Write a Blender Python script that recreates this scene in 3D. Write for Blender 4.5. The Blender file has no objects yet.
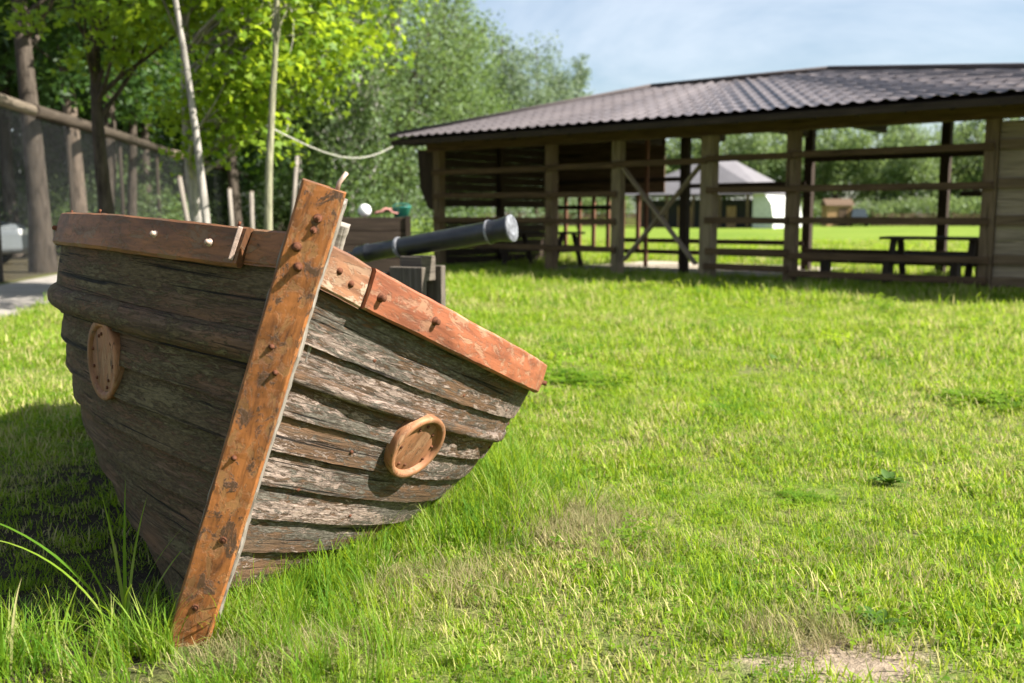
import bpy, bmesh, math, random
import numpy as np
from mathutils import Vector, Matrix, Quaternion, noise as mnoise

R = math.radians
scene = bpy.context.scene
COL = scene.collection
rnd = random.Random(7)
nrg = np.random.default_rng(11)

# ------------------------------------------------------------------ helpers
def V(*a): return Vector(a)

def tag(o, label=None, cat=None, group=None, kind=None):
    if label: o['label'] = label
    if cat: o['category'] = cat
    if group: o['group'] = group
    if kind: o['kind'] = kind
    return o

def empty(name, loc=(0, 0, 0), rz=0.0):
    o = bpy.data.objects.new(name, None)
    COL.objects.link(o)
    o.location = loc
    o.rotation_euler = (0, 0, rz)
    o.empty_display_size = 0.2
    return o

def thing(name, label, cat, loc=(0, 0, 0), rz=0.0, group=None):
    return tag(empty(name, loc, rz), label, cat, group)

def copy_tree(o, parent=None):
    c = o.copy()
    COL.objects.link(c)
    if parent: c.parent = parent
    for ch in list(o.children):
        copy_tree(ch, c)
    return c

class MB:
    """collects shapes and links them as one mesh object, with a UV (metres along the grain, metres across)"""
    def __init__(s):
        s.v = []; s.f = []; s.uv = []; s.smooth = []
    def quad(s, idx, uvs, sm=False):
        s.f.append(idx); s.uv.append(uvs); s.smooth.append(sm)
    def box(s, c, size, rot=None, u0=None, bev=0.0):
        """oriented box; c centre, size (x,y,z), rot Matrix 3x3"""
        c = Vector(c); hx, hy, hz = size[0]/2, size[1]/2, size[2]/2
        if rot is None: rot = Matrix.Identity(3)
        L = max(range(3), key=lambda i: size[i])
        off = rnd.uniform(0, 50) if u0 is None else u0
        b = len(s.v)
        if bev > 0:
            bm = bmesh.new()
            bmesh.ops.create_cube(bm, size=1.0)
            for v in bm.verts: v.co = Vector((v.co.x*size[0], v.co.y*size[1], v.co.z*size[2]))
            bmesh.ops.bevel(bm, geom=list(bm.edges), offset=bev, segments=2, profile=0.5, affect='EDGES')
            bm.verts.index_update()
            loc = [v.co.copy() for v in bm.verts]
            faces = [[v.index for v in f.verts] for f in bm.faces]
            bm.free()
        else:
            loc = [Vector((x*hx, y*hy, z*hz)) for x in (-1, 1) for y in (-1, 1) for z in (-1, 1)]
            faces = [[0, 1, 3, 2], [4, 6, 7, 5], [0, 4, 5, 1], [2, 3, 7, 6], [0, 2, 6, 4], [1, 5, 7, 3]]
        s.v += [c + rot @ p for p in loc]
        oth = [i for i in range(3) if i != L]
        for f in faces:
            n = (loc[f[1]]-loc[f[0]]).cross(loc[f[2]]-loc[f[0]])
            k = max(range(3), key=lambda i: abs(n[i]))
            if k == L: uvs = [(off + loc[i][oth[0]]*0.3, off*.37 + loc[i][oth[1]]) for i in f]
            else:
                w = [i for i in oth if i != k][0]
                uvs = [(off + loc[i][L], off*.37 + loc[i][w] + 3*k) for i in f]
            s.quad([b+i for i in f], uvs)
        return s
    def beam(s, p, q, w, h, up=(0, 0, 1), bev=0.0):
        p = Vector(p); q = Vector(q); d = q-p; L = d.length; x = d.normalized()
        up = Vector(up)
        y = up.cross(x)
        if y.length < 1e-4: y = Vector((1, 0, 0)).cross(x)
        y.normalize(); z = x.cross(y)
        rot = Matrix((x, y, z)).transposed()
        return s.box((p+q)/2, (L, w, h), rot, bev=bev)
    def tube(s, pts, radii, n=8, cap=True, smooth=True):
        pts = [Vector(p) for p in pts]; b = len(s.v); off = rnd.uniform(0, 50)
        prev = None; L = 0; rows = []
        for i, p in enumerate(pts):
            d = (pts[min(i+1, len(pts)-1)] - pts[max(i-1, 0)]).normalized()
            if prev is None:
                a = d.orthogonal().normalized()
            else:
                a = (prev - d*prev.dot(d)).normalized()
            prev = a; c = d.cross(a)
            if i: L += (p-pts[i-1]).length
            rows.append(L)
            r = radii[i] if hasattr(radii, '__len__') else radii
            for k in range(n):
                t = 2*math.pi*k/n
                s.v.append(p + (a*math.cos(t) + c*math.sin(t))*r)
        for i in range(len(pts)-1):
            r = radii[i] if hasattr(radii, '__len__') else radii
            for k in range(n):
                k2 = (k+1) % n
                s.quad([b+i*n+k, b+i*n+k2, b+(i+1)*n+k2, b+(i+1)*n+k],
                       [(off+rows[i], r*6.28*k/n), (off+rows[i], r*6.28*(k+1)/n), (off+rows[i+1], r*6.28*(k+1)/n), (off+rows[i+1], r*6.28*k/n)], smooth)
        if cap:
            s.quad([b+k for k in range(n)][::-1], [(off, .01*k) for k in range(n)])
            e = b+(len(pts)-1)*n
            s.quad([e+k for k in range(n)], [(off, .01*k) for k in range(n)])
        return s
    def lathe(s, prof, org, axis, n=32, smooth=True):
        """prof [(r, h)...] about axis through org"""
        org = Vector(org); d = Vector(axis).normalized(); a = d.orthogonal().normalized(); c = d.cross(a)
        b = len(s.v); m = len(prof); off = rnd.uniform(0, 50)
        for (r, h) in prof:
            for k in range(n):
                t = 2*math.pi*k/n
                s.v.append(org + d*h + (a*math.cos(t)+c*math.sin(t))*max(r, 1e-5))
        for i in range(m-1):
            for k in range(n):
                k2 = (k+1) % n
                r = max(prof[i][0], prof[i+1][0])
                s.quad([b+i*n+k, b+i*n+k2, b+(i+1)*n+k2, b+(i+1)*n+k],
                       [(off+prof[i][1], r*6.28*k/n), (off+prof[i][1], r*6.28*(k+1)/n), (off+prof[i+1][1], r*6.28*(k+1)/n), (off+prof[i+1][1], r*6.28*k/n)], smooth)
        return s
    def grid(s, P, UV, smooth=True, flip=False):
        """P list of rows of Vectors, UV the same shape"""
        b = len(s.v); n = len(P[0])
        for r in P: s.v += r
        for i in range(len(P)-1):
            for k in range(n-1):
                idx = [b+i*n+k, b+i*n+k+1, b+(i+1)*n+k+1, b+(i+1)*n+k]
                uv = [UV[i][k], UV[i][k+1], UV[i+1][k+1], UV[i+1][k]]
                if flip: idx.reverse(); uv.reverse()
                s.quad(idx, uv, smooth)
        return s
    def build(s, name, mat, parent=None, link=True):
        me = bpy.data.meshes.new(name)
        me.from_pydata([tuple(v) for v in s.v], [], s.f)
        uvl = me.uv_layers.new(name='UVMap')
        flat = [c for f in s.uv for uv in f for c in uv]
        uvl.data.foreach_set('uv', flat)
        me.polygons.foreach_set('use_smooth', s.smooth)
        me.materials.append(mat)
        me.update()
        o = bpy.data.objects.new(name, me)
        if link: COL.objects.link(o)
        if parent: o.parent = parent
        return o

# ------------------------------------------------------------------ materials
def newmat(name):
    m = bpy.data.materials.new(name); m.use_nodes = True
    nt = m.node_tree; nt.nodes.clear()
    out = nt.nodes.new('ShaderNodeOutputMaterial')
    return m, nt, out

class NT:
    def __init__(s, nt): s.nt = nt
    def n(s, t, **kw):
        nd = s.nt.nodes.new(t)
        for k, v in kw.items():
            if k.startswith('i_'):
                nd.inputs[k[2:].replace('_', ' ')].default_value = v
            else: setattr(nd, k, v)
        return nd
    def l(s, a, b): s.nt.links.new(a, b)
    def mapping(s, vec, scale=(1, 1, 1), loc=(0, 0, 0)):
        m = s.n('ShaderNodeMapping'); m.inputs['Scale'].default_value = scale; m.inputs['Location'].default_value = loc
        s.l(vec, m.inputs['Vector']); return m.outputs[0]
    def noise(s, vec, scale=5, detail=4, rough=.55, dist=0.0):
        m = s.n('ShaderNodeTexNoise'); m.inputs['Scale'].default_value = scale; m.inputs['Detail'].default_value = detail
        m.inputs['Roughness'].default_value = rough; m.inputs['Distortion'].default_value = dist
        if vec is not None: s.l(vec, m.inputs['Vector'])
        return m.outputs['Fac']
    def ramp(s, fac, stops, interp='LINEAR'):
        r = s.n('ShaderNodeValToRGB'); cr = r.color_ramp; cr.interpolation = interp
        while len(cr.elements) < len(stops): cr.elements.new(0.5)
        for e, (p, c) in zip(cr.elements, stops):
            e.position = p; e.color = (c, c, c, 1) if not hasattr(c, '__len__') else (*c, 1)
        s.l(fac, r.inputs[0]); return r.outputs[0]
    def mix(s, fac, a, b, mode='MIX'):
        m = s.n('ShaderNodeMix', data_type='RGBA', blend_type=mode)
        for sock, val in ((m.inputs[0], fac), (m.inputs[6], a), (m.inputs[7], b)):
            if hasattr(val, 'is_linked'): s.l(val, sock)
            elif hasattr(val, '__len__'): sock.default_value = (*val, 1)
            else: sock.default_value = val
        return m.outputs[2]
    def math(s, op, a, b=0.0, c=0.0, clamp=False):
        m = s.n('ShaderNodeMath', operation=op, use_clamp=clamp)
        for i, val in enumerate((a, b, c)):
            if hasattr(val, 'is_linked'): s.l(val, m.inputs[i])
            else: m.inputs[i].default_value = val
        return m.outputs[0]
    def bump(s, h, strength=.5, dist=.01, nrm=None):
        b = s.n('ShaderNodeBump'); b.inputs['Strength'].default_value = strength; b.inputs['Distance'].default_value = dist
        s.l(h, b.inputs['Height'])
        if nrm is not None: s.l(nrm, b.inputs['Normal'])
        return b.outputs[0]
    def bsdf(s, col, rough=.8, spec=.3, nrm=None, metal=0.0):
        b = s.n('ShaderNodeBsdfPrincipled')
        for sock, val in ((b.inputs['Base Color'], col), (b.inputs['Roughness'], rough)):
            if hasattr(val, 'is_linked'): s.l(val, sock)
            elif hasattr(val, '__len__'): sock.default_value = (*val, 1)
            else: sock.default_value = val
        b.inputs['Specular IOR Level'].default_value = spec
        b.inputs['Metallic'].default_value = metal
        if nrm is not None: s.l(nrm, b.inputs['Normal'])
        return b.outputs[0]

def wood(name, dark, mid, light, grain=55, along=3.0, bump=.5, rough=.85, blotch=1.2, streak=None):
    m, nt, out = newmat(name); T = NT(nt)
    uv = T.n('ShaderNodeUVMap').outputs[0]
    g = T.noise(T.mapping(uv, (along, grain, 1)), 1.0, 6, .65, .3)
    b = T.noise(T.mapping(uv, (blotch, blotch*6, 1), (3.1, 7.7, 0)), 1.0, 4, .6)
    c = T.ramp(g, [(.25, dark), (.5, mid), (.75, light)])
    c2 = T.mix(T.ramp(b, [(.35, 0.0), (.7, .75)]), c, tuple(x*.55 for x in mid))
    if streak:
        k = T.noise(T.mapping(uv, (2.2, 13, 1), (9, 2, 0)), 1.0, 5, .65)
        c2 = T.mix(T.ramp(k, [(.5, 0.0), (.62, .85)]), c2, streak)
    crack = T.ramp(T.noise(T.mapping(uv, (along*.5, grain*.7, 1), (1, 5, 0)), 1.0, 3, .5), [(.3, 0.0), (.4, 1.0)])
    c3 = T.mix(crack, tuple(x*.3 for x in dark), c2)
    h = T.math('ADD', g, T.math('MULTIPLY', crack, .8))
    T.l(T.bsdf(c3, rough, .2, T.bump(h, bump, .006)), out.inputs[0])
    return m

def plain(name, col, rough=.6, spec=.4, metal=0.0, var=.25, scale=8, bump=.15):
    m, nt, out = newmat(name); T = NT(nt)
    tc = T.n('ShaderNodeTexCoord').outputs['Object']
    a = T.noise(tc, scale, 6, .6); b = T.noise(tc, scale*6, 3, .6)
    c = T.mix(T.ramp(a, [(.3, 0.0), (.7, 1.0)]), tuple(x*(1-var) for x in col), tuple(min(1, x*(1+var)) for x in col))
    r = T.math('ADD', rough-.1, T.math('MULTIPLY', a, .2))
    T.l(T.bsdf(c, r, spec, T.bump(b, bump, .004), metal), out.inputs[0])
    return m

def hull_material(name, browner):
    m, nt, out = newmat(name); T = NT(nt)
    uv = T.n('ShaderNodeUVMap').outputs[0]
    grain = T.noise(T.mapping(uv, (5, 110, 1)), 1.0, 6, .7, .5)
    fine = T.noise(T.mapping(uv, (40, 260, 1), (4, 1, 0)), 1.0, 4, .7)
    wood_c = T.ramp(grain, [(.30, (.022, .014, .009)), (.5, (.090, .056, .034)), (.70, (.19, .125, .08))])
    blotch = T.noise(T.mapping(uv, (4, 14, 1), (2, 9, 0)), 1.0, 6, .65)
    wood_c = T.mix(T.ramp(blotch, [(.42, 0.0), (.62, .8)]), wood_c, T.mix(grain, (.07, .035, .018), (.24, .13, .07)))
    zone = T.noise(T.mapping(uv, (2.4, 6.0, 1), (1, 4, 0)), 1.0, 3, .55)
    zz_ = T.math('MULTIPLY', T.math('SUBTRACT', zone, .5), .75)
    pn = T.math('ADD', T.noise(T.mapping(uv, (20, 75, 1), (7, 3, 0)), 1.0, 9, .78, .8), zz_)
    m1 = T.ramp(pn, [(.47, 0.0), (.53, 1.0)])
    paint_v = T.noise(T.mapping(uv, (55, 130, 1)), 1.0, 6, .75)
    p1 = T.ramp(paint_v, [(.32, (.042, .036, .027)), (.5, (.105, .092, .074)), (.68, (.22, .198, .165))])
    if browner: p1 = T.ramp(paint_v, [(.3, (.036, .027, .013)), (.55, (.115, .082, .042)), (.75, (.20, .15, .085))])
    c = T.mix(m1, wood_c, p1)
    m2n = T.math('ADD', T.noise(T.mapping(uv, (26, 80, 1), (17, 13, 0)), 1.0, 9, .76, .7), T.math('MULTIPLY', T.math('SUBTRACT', T.noise(T.mapping(uv, (3.1, 9, 1), (31, 14, 0)), 1.0, 3, .55), .5), .85))
    m2 = T.ramp(m2n, [(.535, 0.0), (.575, 1.0)])
    p2 = T.ramp(paint_v, [(.3, (.17, .115, .09)), (.55, (.34, .26, .215)), (.75, (.50, .42, .365))])
    if browner: p2 = T.ramp(paint_v, [(.3, (.07, .056, .028)), (.6, (.16, .125, .065)), (.8, (.26, .21, .135))])  # variant with a browner paint layer and darker, browner flakes
    c = T.mix(m2, c, p2)
    crack = T.ramp(T.noise(T.mapping(uv, (1.8, 60, 1), (1, 5, 0)), 1.0, 5, .6, .6), [(.35, 0.0), (.41, 1.0)])
    c = T.mix(crack, (.012, .009, .007), c)
    h = T.math('ADD', T.math('MULTIPLY', grain, .8), T.math('MULTIPLY', fine, .4))
    h = T.math('ADD', h, T.math('ADD', T.math('MULTIPLY', m1, .35), T.math('MULTIPLY', m2, .45)))
    h = T.math('ADD', h, T.math('ADD', T.math('MULTIPLY', crack, 1.1), T.math('MULTIPLY', paint_v, .5)))
    T.l(T.bsdf(c, .8, .25, T.bump(h, .9, .006)), out.inputs[0])
    return m

def rust_paint(name, a, b, cc, peel=None, peel_amt=.5, coord=None):
    """worn brown-orange paint on timber"""
    m, nt, out = newmat(name); T = NT(nt)
    uv = T.n('ShaderNodeTexCoord').outputs[coord] if coord else T.n('ShaderNodeUVMap').outputs[0]
    n1 = T.noise(T.mapping(uv, (7, 30, 1)), 1.0, 7, .68, .4)
    n2 = T.noise(T.mapping(uv, (18, 26, 1), (5, 8, 0)), 1.0, 8, .75, .6)
    c = T.ramp(n1, [(.3, b), (.52, a), (.72, tuple(min(1, x*1.25) for x in a))])
    worn = T.ramp(n2, [(.52, 0.0), (.57, 1.0)])
    c = T.mix(T.math('MULTIPLY', worn, .8), c, cc)
    n4 = T.noise(T.mapping(uv, (3, 5, 1), (15, 8, 0)), 1.0, 5, .65)
    c = T.mix(T.ramp(n4, [(.45, 0.0), (.68, .75)]), c, tuple(x*.45 for x in b))
    spk = T.ramp(T.noise(T.mapping(uv, (60, 80, 1), (3, 3, 0)), 1.0, 4, .7), [(.62, 0.0), (.68, .8)])
    c = T.mix(spk, c, (.035, .018, .01))
    h = T.math('ADD', T.math('MULTIPLY', n1, .8), T.math('MULTIPLY', worn, -.45))
    if peel:
        n3 = T.noise(T.mapping(uv, (12, 16, 1), (1, 18, 0)), 1.0, 8, .72, .5)
        pm = T.ramp(n3, [(peel_amt, 0.0), (peel_amt+.03, 1.0)])
        c = T.mix(pm, c, peel)
        h = T.math('ADD', h, T.math('MULTIPLY', pm, .6))
    T.l(T.bsdf(c, .62, .35, T.bump(h, .6, .005)), out.inputs[0])
    return m

def leaf_material(name, c1, c2, c3, trans=.45, tcol=(.25, .42, .03), rough=.55):
    m, nt, out = newmat(name); T = NT(nt)
    g = T.n('ShaderNodeNewGeometry')
    rv = g.outputs['Random Per Island']
    oi = T.n('ShaderNodeObjectInfo').outputs['Random']
    rr = T.math('ADD', T.math('MULTIPLY', rv, .8), T.math('MULTIPLY', oi, .2))
    c = T.ramp(rr, [(.1, c1), (.5, c2), (.92, c3)])
    p = T.bsdf(c, rough, .35)
    t = T.n('ShaderNodeBsdfTranslucent')
    T.l(T.mix(rr, tcol, tuple(x*.7 for x in tcol)), t.inputs[0])
    mx = T.n('ShaderNodeMixShader'); mx.inputs[0].default_value = trans
    T.l(p, mx.inputs[1]); T.l(t.outputs[0], mx.inputs[2])
    T.l(mx.outputs[0], out.inputs[0])
    return m

def bark_material(name, a, b, sc=14, stripes=False):
    m, nt, out = newmat(name); T = NT(nt)
    tc = T.n('ShaderNodeTexCoord').outputs['Object']
    n1 = T.noise(T.mapping(tc, (1, 1, .22)), sc, 6, .65, .4)
    c = T.ramp(n1, [(.32, a), (.62, b)])
    if stripes:
        n2 = T.noise(T.mapping(tc, (.6, .6, 5)), 5, 5, .6)
        c = T.mix(T.ramp(n2, [(.58, 0.0), (.63, 1.0)]), c, (.03, .026, .022))
    T.l(T.bsdf(c, .9, .15, T.bump(n1, .7, .03)), out.inputs[0])
    return m

M = {}
M['hull'] = hull_material('peeling painted planks', False)
M['hull_dark'] = hull_material('darker brown planks', True)
M['stem'] = rust_paint('orange brown painted timber', (.34, .122, .034), (.10, .036, .015), (.32, .16, .062), (.10, .05, .026), .55)
M['rail'] = rust_paint('red brown painted rail', (.29, .095, .045), (.16, .05, .026), (.34, .19, .115))
M['rail_end'] = rust_paint('peeling cream brown rail', (.29, .14, .075), (.13, .055, .032), (.34, .22, .14), (.38, .28, .20), .53)
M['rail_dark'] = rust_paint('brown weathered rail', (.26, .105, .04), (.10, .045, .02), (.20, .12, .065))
M['boss'] = rust_paint('tan painted wooden disc', (.34, .155, .075), (.18, .078, .034), (.40, .23, .125), (.13, .075, .042), .58, 'Object')
M['grey_wood'] = wood('grey weathered timber', (.10, .085, .07), (.27, .235, .20), (.42, .38, .33), 60, 3)
M['carriage'] = wood('grey carriage timber', (.045, .036, .028), (.12, .10, .08), (.22, .19, .155), 50, 3)
M['post'] = wood('pavilion post timber', (.11, .085, .055), (.25, .19, .125), (.36, .28, .19), 40, 2, .4)
M['post_brown'] = wood('brown pavilion post timber', (.075, .05, .03), (.17, .115, .07), (.26, .185, .12), 40, 2, .4)
M['red_brown'] = wood('red brown slat timber', (.08, .035, .02), (.17, .08, .05), (.25, .13, .08), 30, 2, .3)
M['beam'] = wood('pavilion rail timber', (.05, .030, .017), (.115, .07, .04), (.19, .12, .072), 40, 2, .4)
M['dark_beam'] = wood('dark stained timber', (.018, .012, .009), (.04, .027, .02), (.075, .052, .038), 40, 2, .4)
M['board'] = wood('plank wall timber', (.14, .10, .07), (.29, .225, .16), (.40, .32, .235), 36, 2, .4)
M['table'] = wood('dark table timber', (.03, .022, .016), (.06, .045, .035), (.10, .08, .065), 40, 2, .4)
M['log'] = wood('peeled log', (.12, .09, .065), (.24, .19, .14), (.34, .28, .215), 30, 2, .5)
M['log_dark'] = wood('dark log', (.025, .019, .014), (.06, .046, .034), (.10, .08, .06), 30, 2, .5)
M['bolt'] = plain('rusty iron', (.11, .042, .022), .85, .2, .1, .5, 60, .5)
M['metal_light'] = plain('pale worn metal', (.42, .30, .24), .5, .5, .2, .4, 60, .3)
M['iron'] = plain('black painted iron', (.014, .015, .018), .42, .5, 0.0, .5, 14, .35)
M['white_worn'] = plain('worn white paint', (.62, .62, .62), .6, .4, 0.0, .3, 40, .4)
M['grey_worn'] = plain('grey worn paint', (.13, .135, .15), .6, .3, 0.0, .8, 26, .4)
M['ring_worn'] = plain('worn pale ring', (.19, .19, .20), .6, .3, 0.0, .6, 40, .4)
M['bore'] = plain('dark bore', (.004, .004, .004), .9, .1)
M['roof'] = plain('brown roof sheet', (.145, .124, .124), .38, .5, 0.0, .12, 3, .06)
M['roof_cap'] = plain('matt brown roof cap', (.075, .062, .062), .75, .2, 0.0, .12, 3, .06)
M['wire'] = plain('galvanised wire', (.10, .105, .11), .5, .5, .4)
M['rope'] = plain('grey rope', (.34, .33, .28), .85, .2)
M['white_wall'] = plain('white plaster', (.55, .55, .54), .8, .2)
M['grey_roof'] = plain('grey roof felt', (.15, .142, .152), .8, .2, 0, .1, 1)
M['brown_wall'] = wood('brown board wall', (.06, .04, .025), (.13, .085, .055), (.20, .14, .09), 12, 1, .3)
M['dark_wall'] = plain('dark opening', (.03, .028, .028), .8, .2)
M['orange_wood'] = wood('fresh orange timber', (.24, .13, .06), (.42, .26, .13), (.52, .36, .21), 20, 1, .3)
M['car_silver'] = plain('silver car paint', (.20, .22, .235), .35, .4, .4, .04, 1, 0)
M['car_dark'] = plain('dark car paint', (.016, .016, .018), .55, .2, .0, .04, 1, 0)
M['glass'] = plain('car glass', (.03, .04, .045), .06, .6, 0, .02, 1, 0)
M['tyre'] = plain('tyre rubber', (.014, .014, .014), .85, .2)
M['rim'] = plain('wheel rim', (.4, .4, .41), .35, .5, .7)
M['white_ball'] = plain('white plastic', (.80, .80, .82), .45, .4)
M['teal'] = plain('teal plastic', (.03, .22, .20), .5, .4)
M['pink'] = plain('dusty pink cloth', (.50, .24, .21), .9, .1)
M['red_paint'] = plain('red brown paint', (.25, .06, .035), .6, .3)
M['lamp'] = plain('headlamp lens', (.7, .7, .7), .15, .6)

M['maple'] = leaf_material('maple leaf', (.09, .18, .014), (.15, .26, .02), (.23, .33, .03), .52, (.46, .60, .03))
M['forest'] = leaf_material('forest leaf', (.018, .045, .010), (.032, .075, .014), (.055, .11, .022), .35, (.12, .24, .02))
M['birch'] = leaf_material('birch leaf', (.062, .105, .038), (.10, .155, .058), (.16, .22, .095), .4, (.24, .35, .09))
M['willow'] = leaf_material('grey willow leaf', (.10, .145, .085), (.14, .19, .12), (.20, .25, .16), .35, (.24, .32, .14))
M['far'] = leaf_material('far tree leaf', (.07, .115, .042), (.12, .175, .065), (.19, .25, .105), .42, (.28, .38, .11))
M['conifer'] = leaf_material('dark conifer needle', (.022, .048, .024), (.035, .072, .034), (.05, .095, .045), .15, (.06, .12, .04))
M['bark'] = bark_material('dark bark', (.028, .022, .017), (.095, .076, .06))
M['bark_brown'] = bark_material('brown peeling bark', (.055, .042, .032), (.17, .13, .10))
M['bark_grey'] = bark_material('grey bark', (.14, .13, .115), (.34, .31, .28))
M['bark_birch'] = bark_material('birch bark', (.38, .36, .33), (.66, .63, .59), 8, True)
M['bark_lichen'] = bark_material('lichened bark', (.11, .105, .07), (.27, .26, .17))

# grass blade: per-blade colour from the 'blade' attribute of the tuft mesh, patchy dryness from place
def grass_material(name, c1, c2, c3, straw, dry=.0, tcol=(.40, .59, .03), trans=.42):
    m, nt, out = newmat(name); T = NT(nt)
    at = T.n('ShaderNodeAttribute', attribute_name='blade', attribute_type='GEOMETRY').outputs['Fac']
    oi = T.n('ShaderNodeObjectInfo').outputs['Random']
    pos = T.n('ShaderNodeNewGeometry').outputs['Position']
    flat = T.mapping(pos, (1, 1, 0))
    big = T.noise(flat, .55, 3, .6)
    mid = T.noise(flat, 2.6, 4, .65)
    rr = T.math('ADD', T.math('MULTIPLY', at, .55), T.math('MULTIPLY', oi, .45))
    rr = T.math('ADD', rr, T.math('MULTIPLY', T.math('SUBTRACT', mid, .5), .9))
    c = T.ramp(rr, [(.15, c1), (.5, c2), (.9, c3)])
    d = T.math('ADD', T.math('MULTIPLY', big, .5), T.math('MULTIPLY', mid, .5))
    d = T.math('ADD', d, T.math('MULTIPLY', T.math('SUBTRACT', at, .5), .42))
    dm = T.ramp(d, [(.60-dry, 0.0), (.72-dry, 1.0)])
    c = T.mix(dm, c, straw)
    p = T.bsdf(c, .6, .14)
    t = T.n('ShaderNodeBsdfTranslucent')
    T.l(T.mix(dm, T.mix(rr, tcol, (tcol[0]*1.15, tcol[1]*.95, tcol[2])), tuple(min(1, x*1.2) for x in straw)), t.inputs[0])
    mx = T.n('ShaderNodeMixShader'); mx.inputs[0].default_value = trans
    T.l(p, mx.inputs[1]); T.l(t.outputs[0], mx.inputs[2]); T.l(mx.outputs[0], out.inputs[0])
    return m
M['grass'] = grass_material('lawn blade', (.055, .13, .009), (.155, .265, .015), (.32, .38, .035), (.50, .44, .20), .04)
M['grass_tall'] = grass_material('long grass blade', (.05, .13, .012), (.115, .225, .016), (.22, .31, .035), (.42, .37, .18), -.04)
M['grass_pale'] = grass_material('pale dry grass', (.17, .19, .07), (.25, .25, .11), (.33, .30, .15), (.38, .32, .17), .1, (.32, .32, .12))

# ------------------------------------------------------------------ layout (metres; camera at the origin, looking along +y)
HC = 1.1                                     # eye height
E1 = Vector((.76, -.65, 0)).normalized()     # along the pavilion's front wall, towards the right
N1 = Vector((-.65, -.76, 0)).normalized()    # out of the front wall, towards the lawn
W0 = Vector((3.41, 17.4, 0))                 # a point on the front wall line
def wall(s, d=0.0, z=0.0):                   # s along the wall, d metres inside
    return W0 + E1*s - N1*d + Vector((0, 0, z))
FD = Vector((-2.8, 20.7, 0)).normalized()    # along the fence
F0 = Vector((-8.4, 16.3, 0))
FN = Vector((FD.y, -FD.x, 0))                # from the fence towards the lawn
SUN = Vector((.965, -.24, 0)).normalized()     # horizontally towards the sun
SUN_EL = 41

# ------------------------------------------------------------------ boat
def smooth_noise(x, y, z=0.0): return mnoise.noise(Vector((x, y, z)))
BP = (-0.8481, 2.451, -0.0244, 0.1464, 0.3193, -0.0572)
RAKE, HB, HM, BB, LB, PW, HS = .1907, 1.1268, .9496, .9061, 1.3231, 2.2109, 1.244
yaw, roll, pitch = BP[3:6]
a0 = Vector((-math.sin(yaw), math.cos(yaw), 0)); u0 = Vector((math.cos(yaw), math.sin(yaw), 0)); zz = Vector((0, 0, 1))
ax = a0*math.cos(pitch)+zz*math.sin(pitch); z2 = zz*math.cos(pitch)-a0*math.sin(pitch)
ux = u0*math.cos(roll)-z2*math.sin(roll); wx = z2*math.cos(roll)+u0*math.sin(roll)
BM = Matrix((ux, ax, wx)).transposed().to_4x4(); BM.translation = Vector(BP[:3])
SLEN = 3.05

boat = tag(empty('rowing_boat'), 'weathered wooden boat leaning over in the grass, orange painted stem post at its bow', 'boat')
boat.matrix_world = BM

def hull_p(side, s, x, inset=.03):
    q = min(max(s/LB, 0), 1)
    b = BB*(1-(1-q)**PW) - max(s-LB, 0)**2*.045
    h = HB+(HM-HB)*(1-(1-q)**2)
    b = max(b-inset*min(1, s/.15), 0.0)
    sh = max(1-(1-x)**1.6, 0)**.42
    return Vector((side*b*sh, -RAKE*h*x+s+.105, h*x))
def hull_n(side, s, x):
    e = 1e-3
    du = hull_p(side, s+e, x)-hull_p(side, s-e if s > e else s, x)
    dx = hull_p(side, s, min(x+e, 1))-hull_p(side, s, max(x-e, 0.0))
    n = du.cross(dx)
    if n.x*side < 0: n = -n
    return n.normalized()

XB = [.915, .775, .69, .60, .51, .42, .33, .24, .14, .04]
def stations(n, s0=0.0):
    return [s0+(SLEN-s0)*((i/(n-1))**1.35) for i in range(n)]
for side, mat in ((1, M['hull']), (-1, M['hull_dark'])):
    mb = MB()
    for k in range(len(XB)-1):
        xt, xb = XB[k]+.012, XB[k+1]
        if k == 0: xt = .985
        n = 150; rows = 9
        S = stations(n, .018+.026*rnd.random())
        uo = rnd.uniform(0, 60); vo = rnd.uniform(0, 60)
        P = []; UV = []; Q = []
        seed = rnd.uniform(0, 100)
        for j in range(rows):
            f = j/(rows-1); pr = []; uvr = []; qr = []
            for s in S:
                jag = .0022*smooth_noise(s*5, seed, 1.5)+.0022*smooth_noise(s*40, seed, 7.5)
                x = xt+(xb-xt)*f
                if f > .85: x += jag
                nn = hull_n(side, max(s, .02), min(max(x, .03), .97))
                th = .002+(.012 if side > 0 else .024)*f+.0025*smooth_noise(s*7, f*3+seed, 0)+.0018*smooth_noise(s*25, f*22+seed, 3)
                if s < .10: th += .003*smooth_noise(s*60, f*8+seed, 9)
                p = hull_p(side, s, x)
                pr.append(p+nn*th); qr.append(p-nn*.014)
                uvr.append((uo+s, vo+(xt-x)*1.05))
            P.append(pr); UV.append(uvr); Q.append(qr)
        mb.grid(P, UV, True, side > 0)
        mb.grid(Q, UV, True, side < 0)
        mb.grid([P[-1], Q[-1]], [UV[-1], [(a, b+.03) for a, b in UV[-1]]], False, side > 0)
        mb.grid([Q[0], P[0]], [[(a, b-.03) for a, b in UV[0]], UV[0]], False, side > 0)
        mb.grid([[P[j][0] for j in range(rows)], [Q[j][0] for j in range(rows)]], [[UV[j][0] for j in range(rows)]]*2, False, side < 0)
    mb.build('hull_side', mat, boat)

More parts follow.
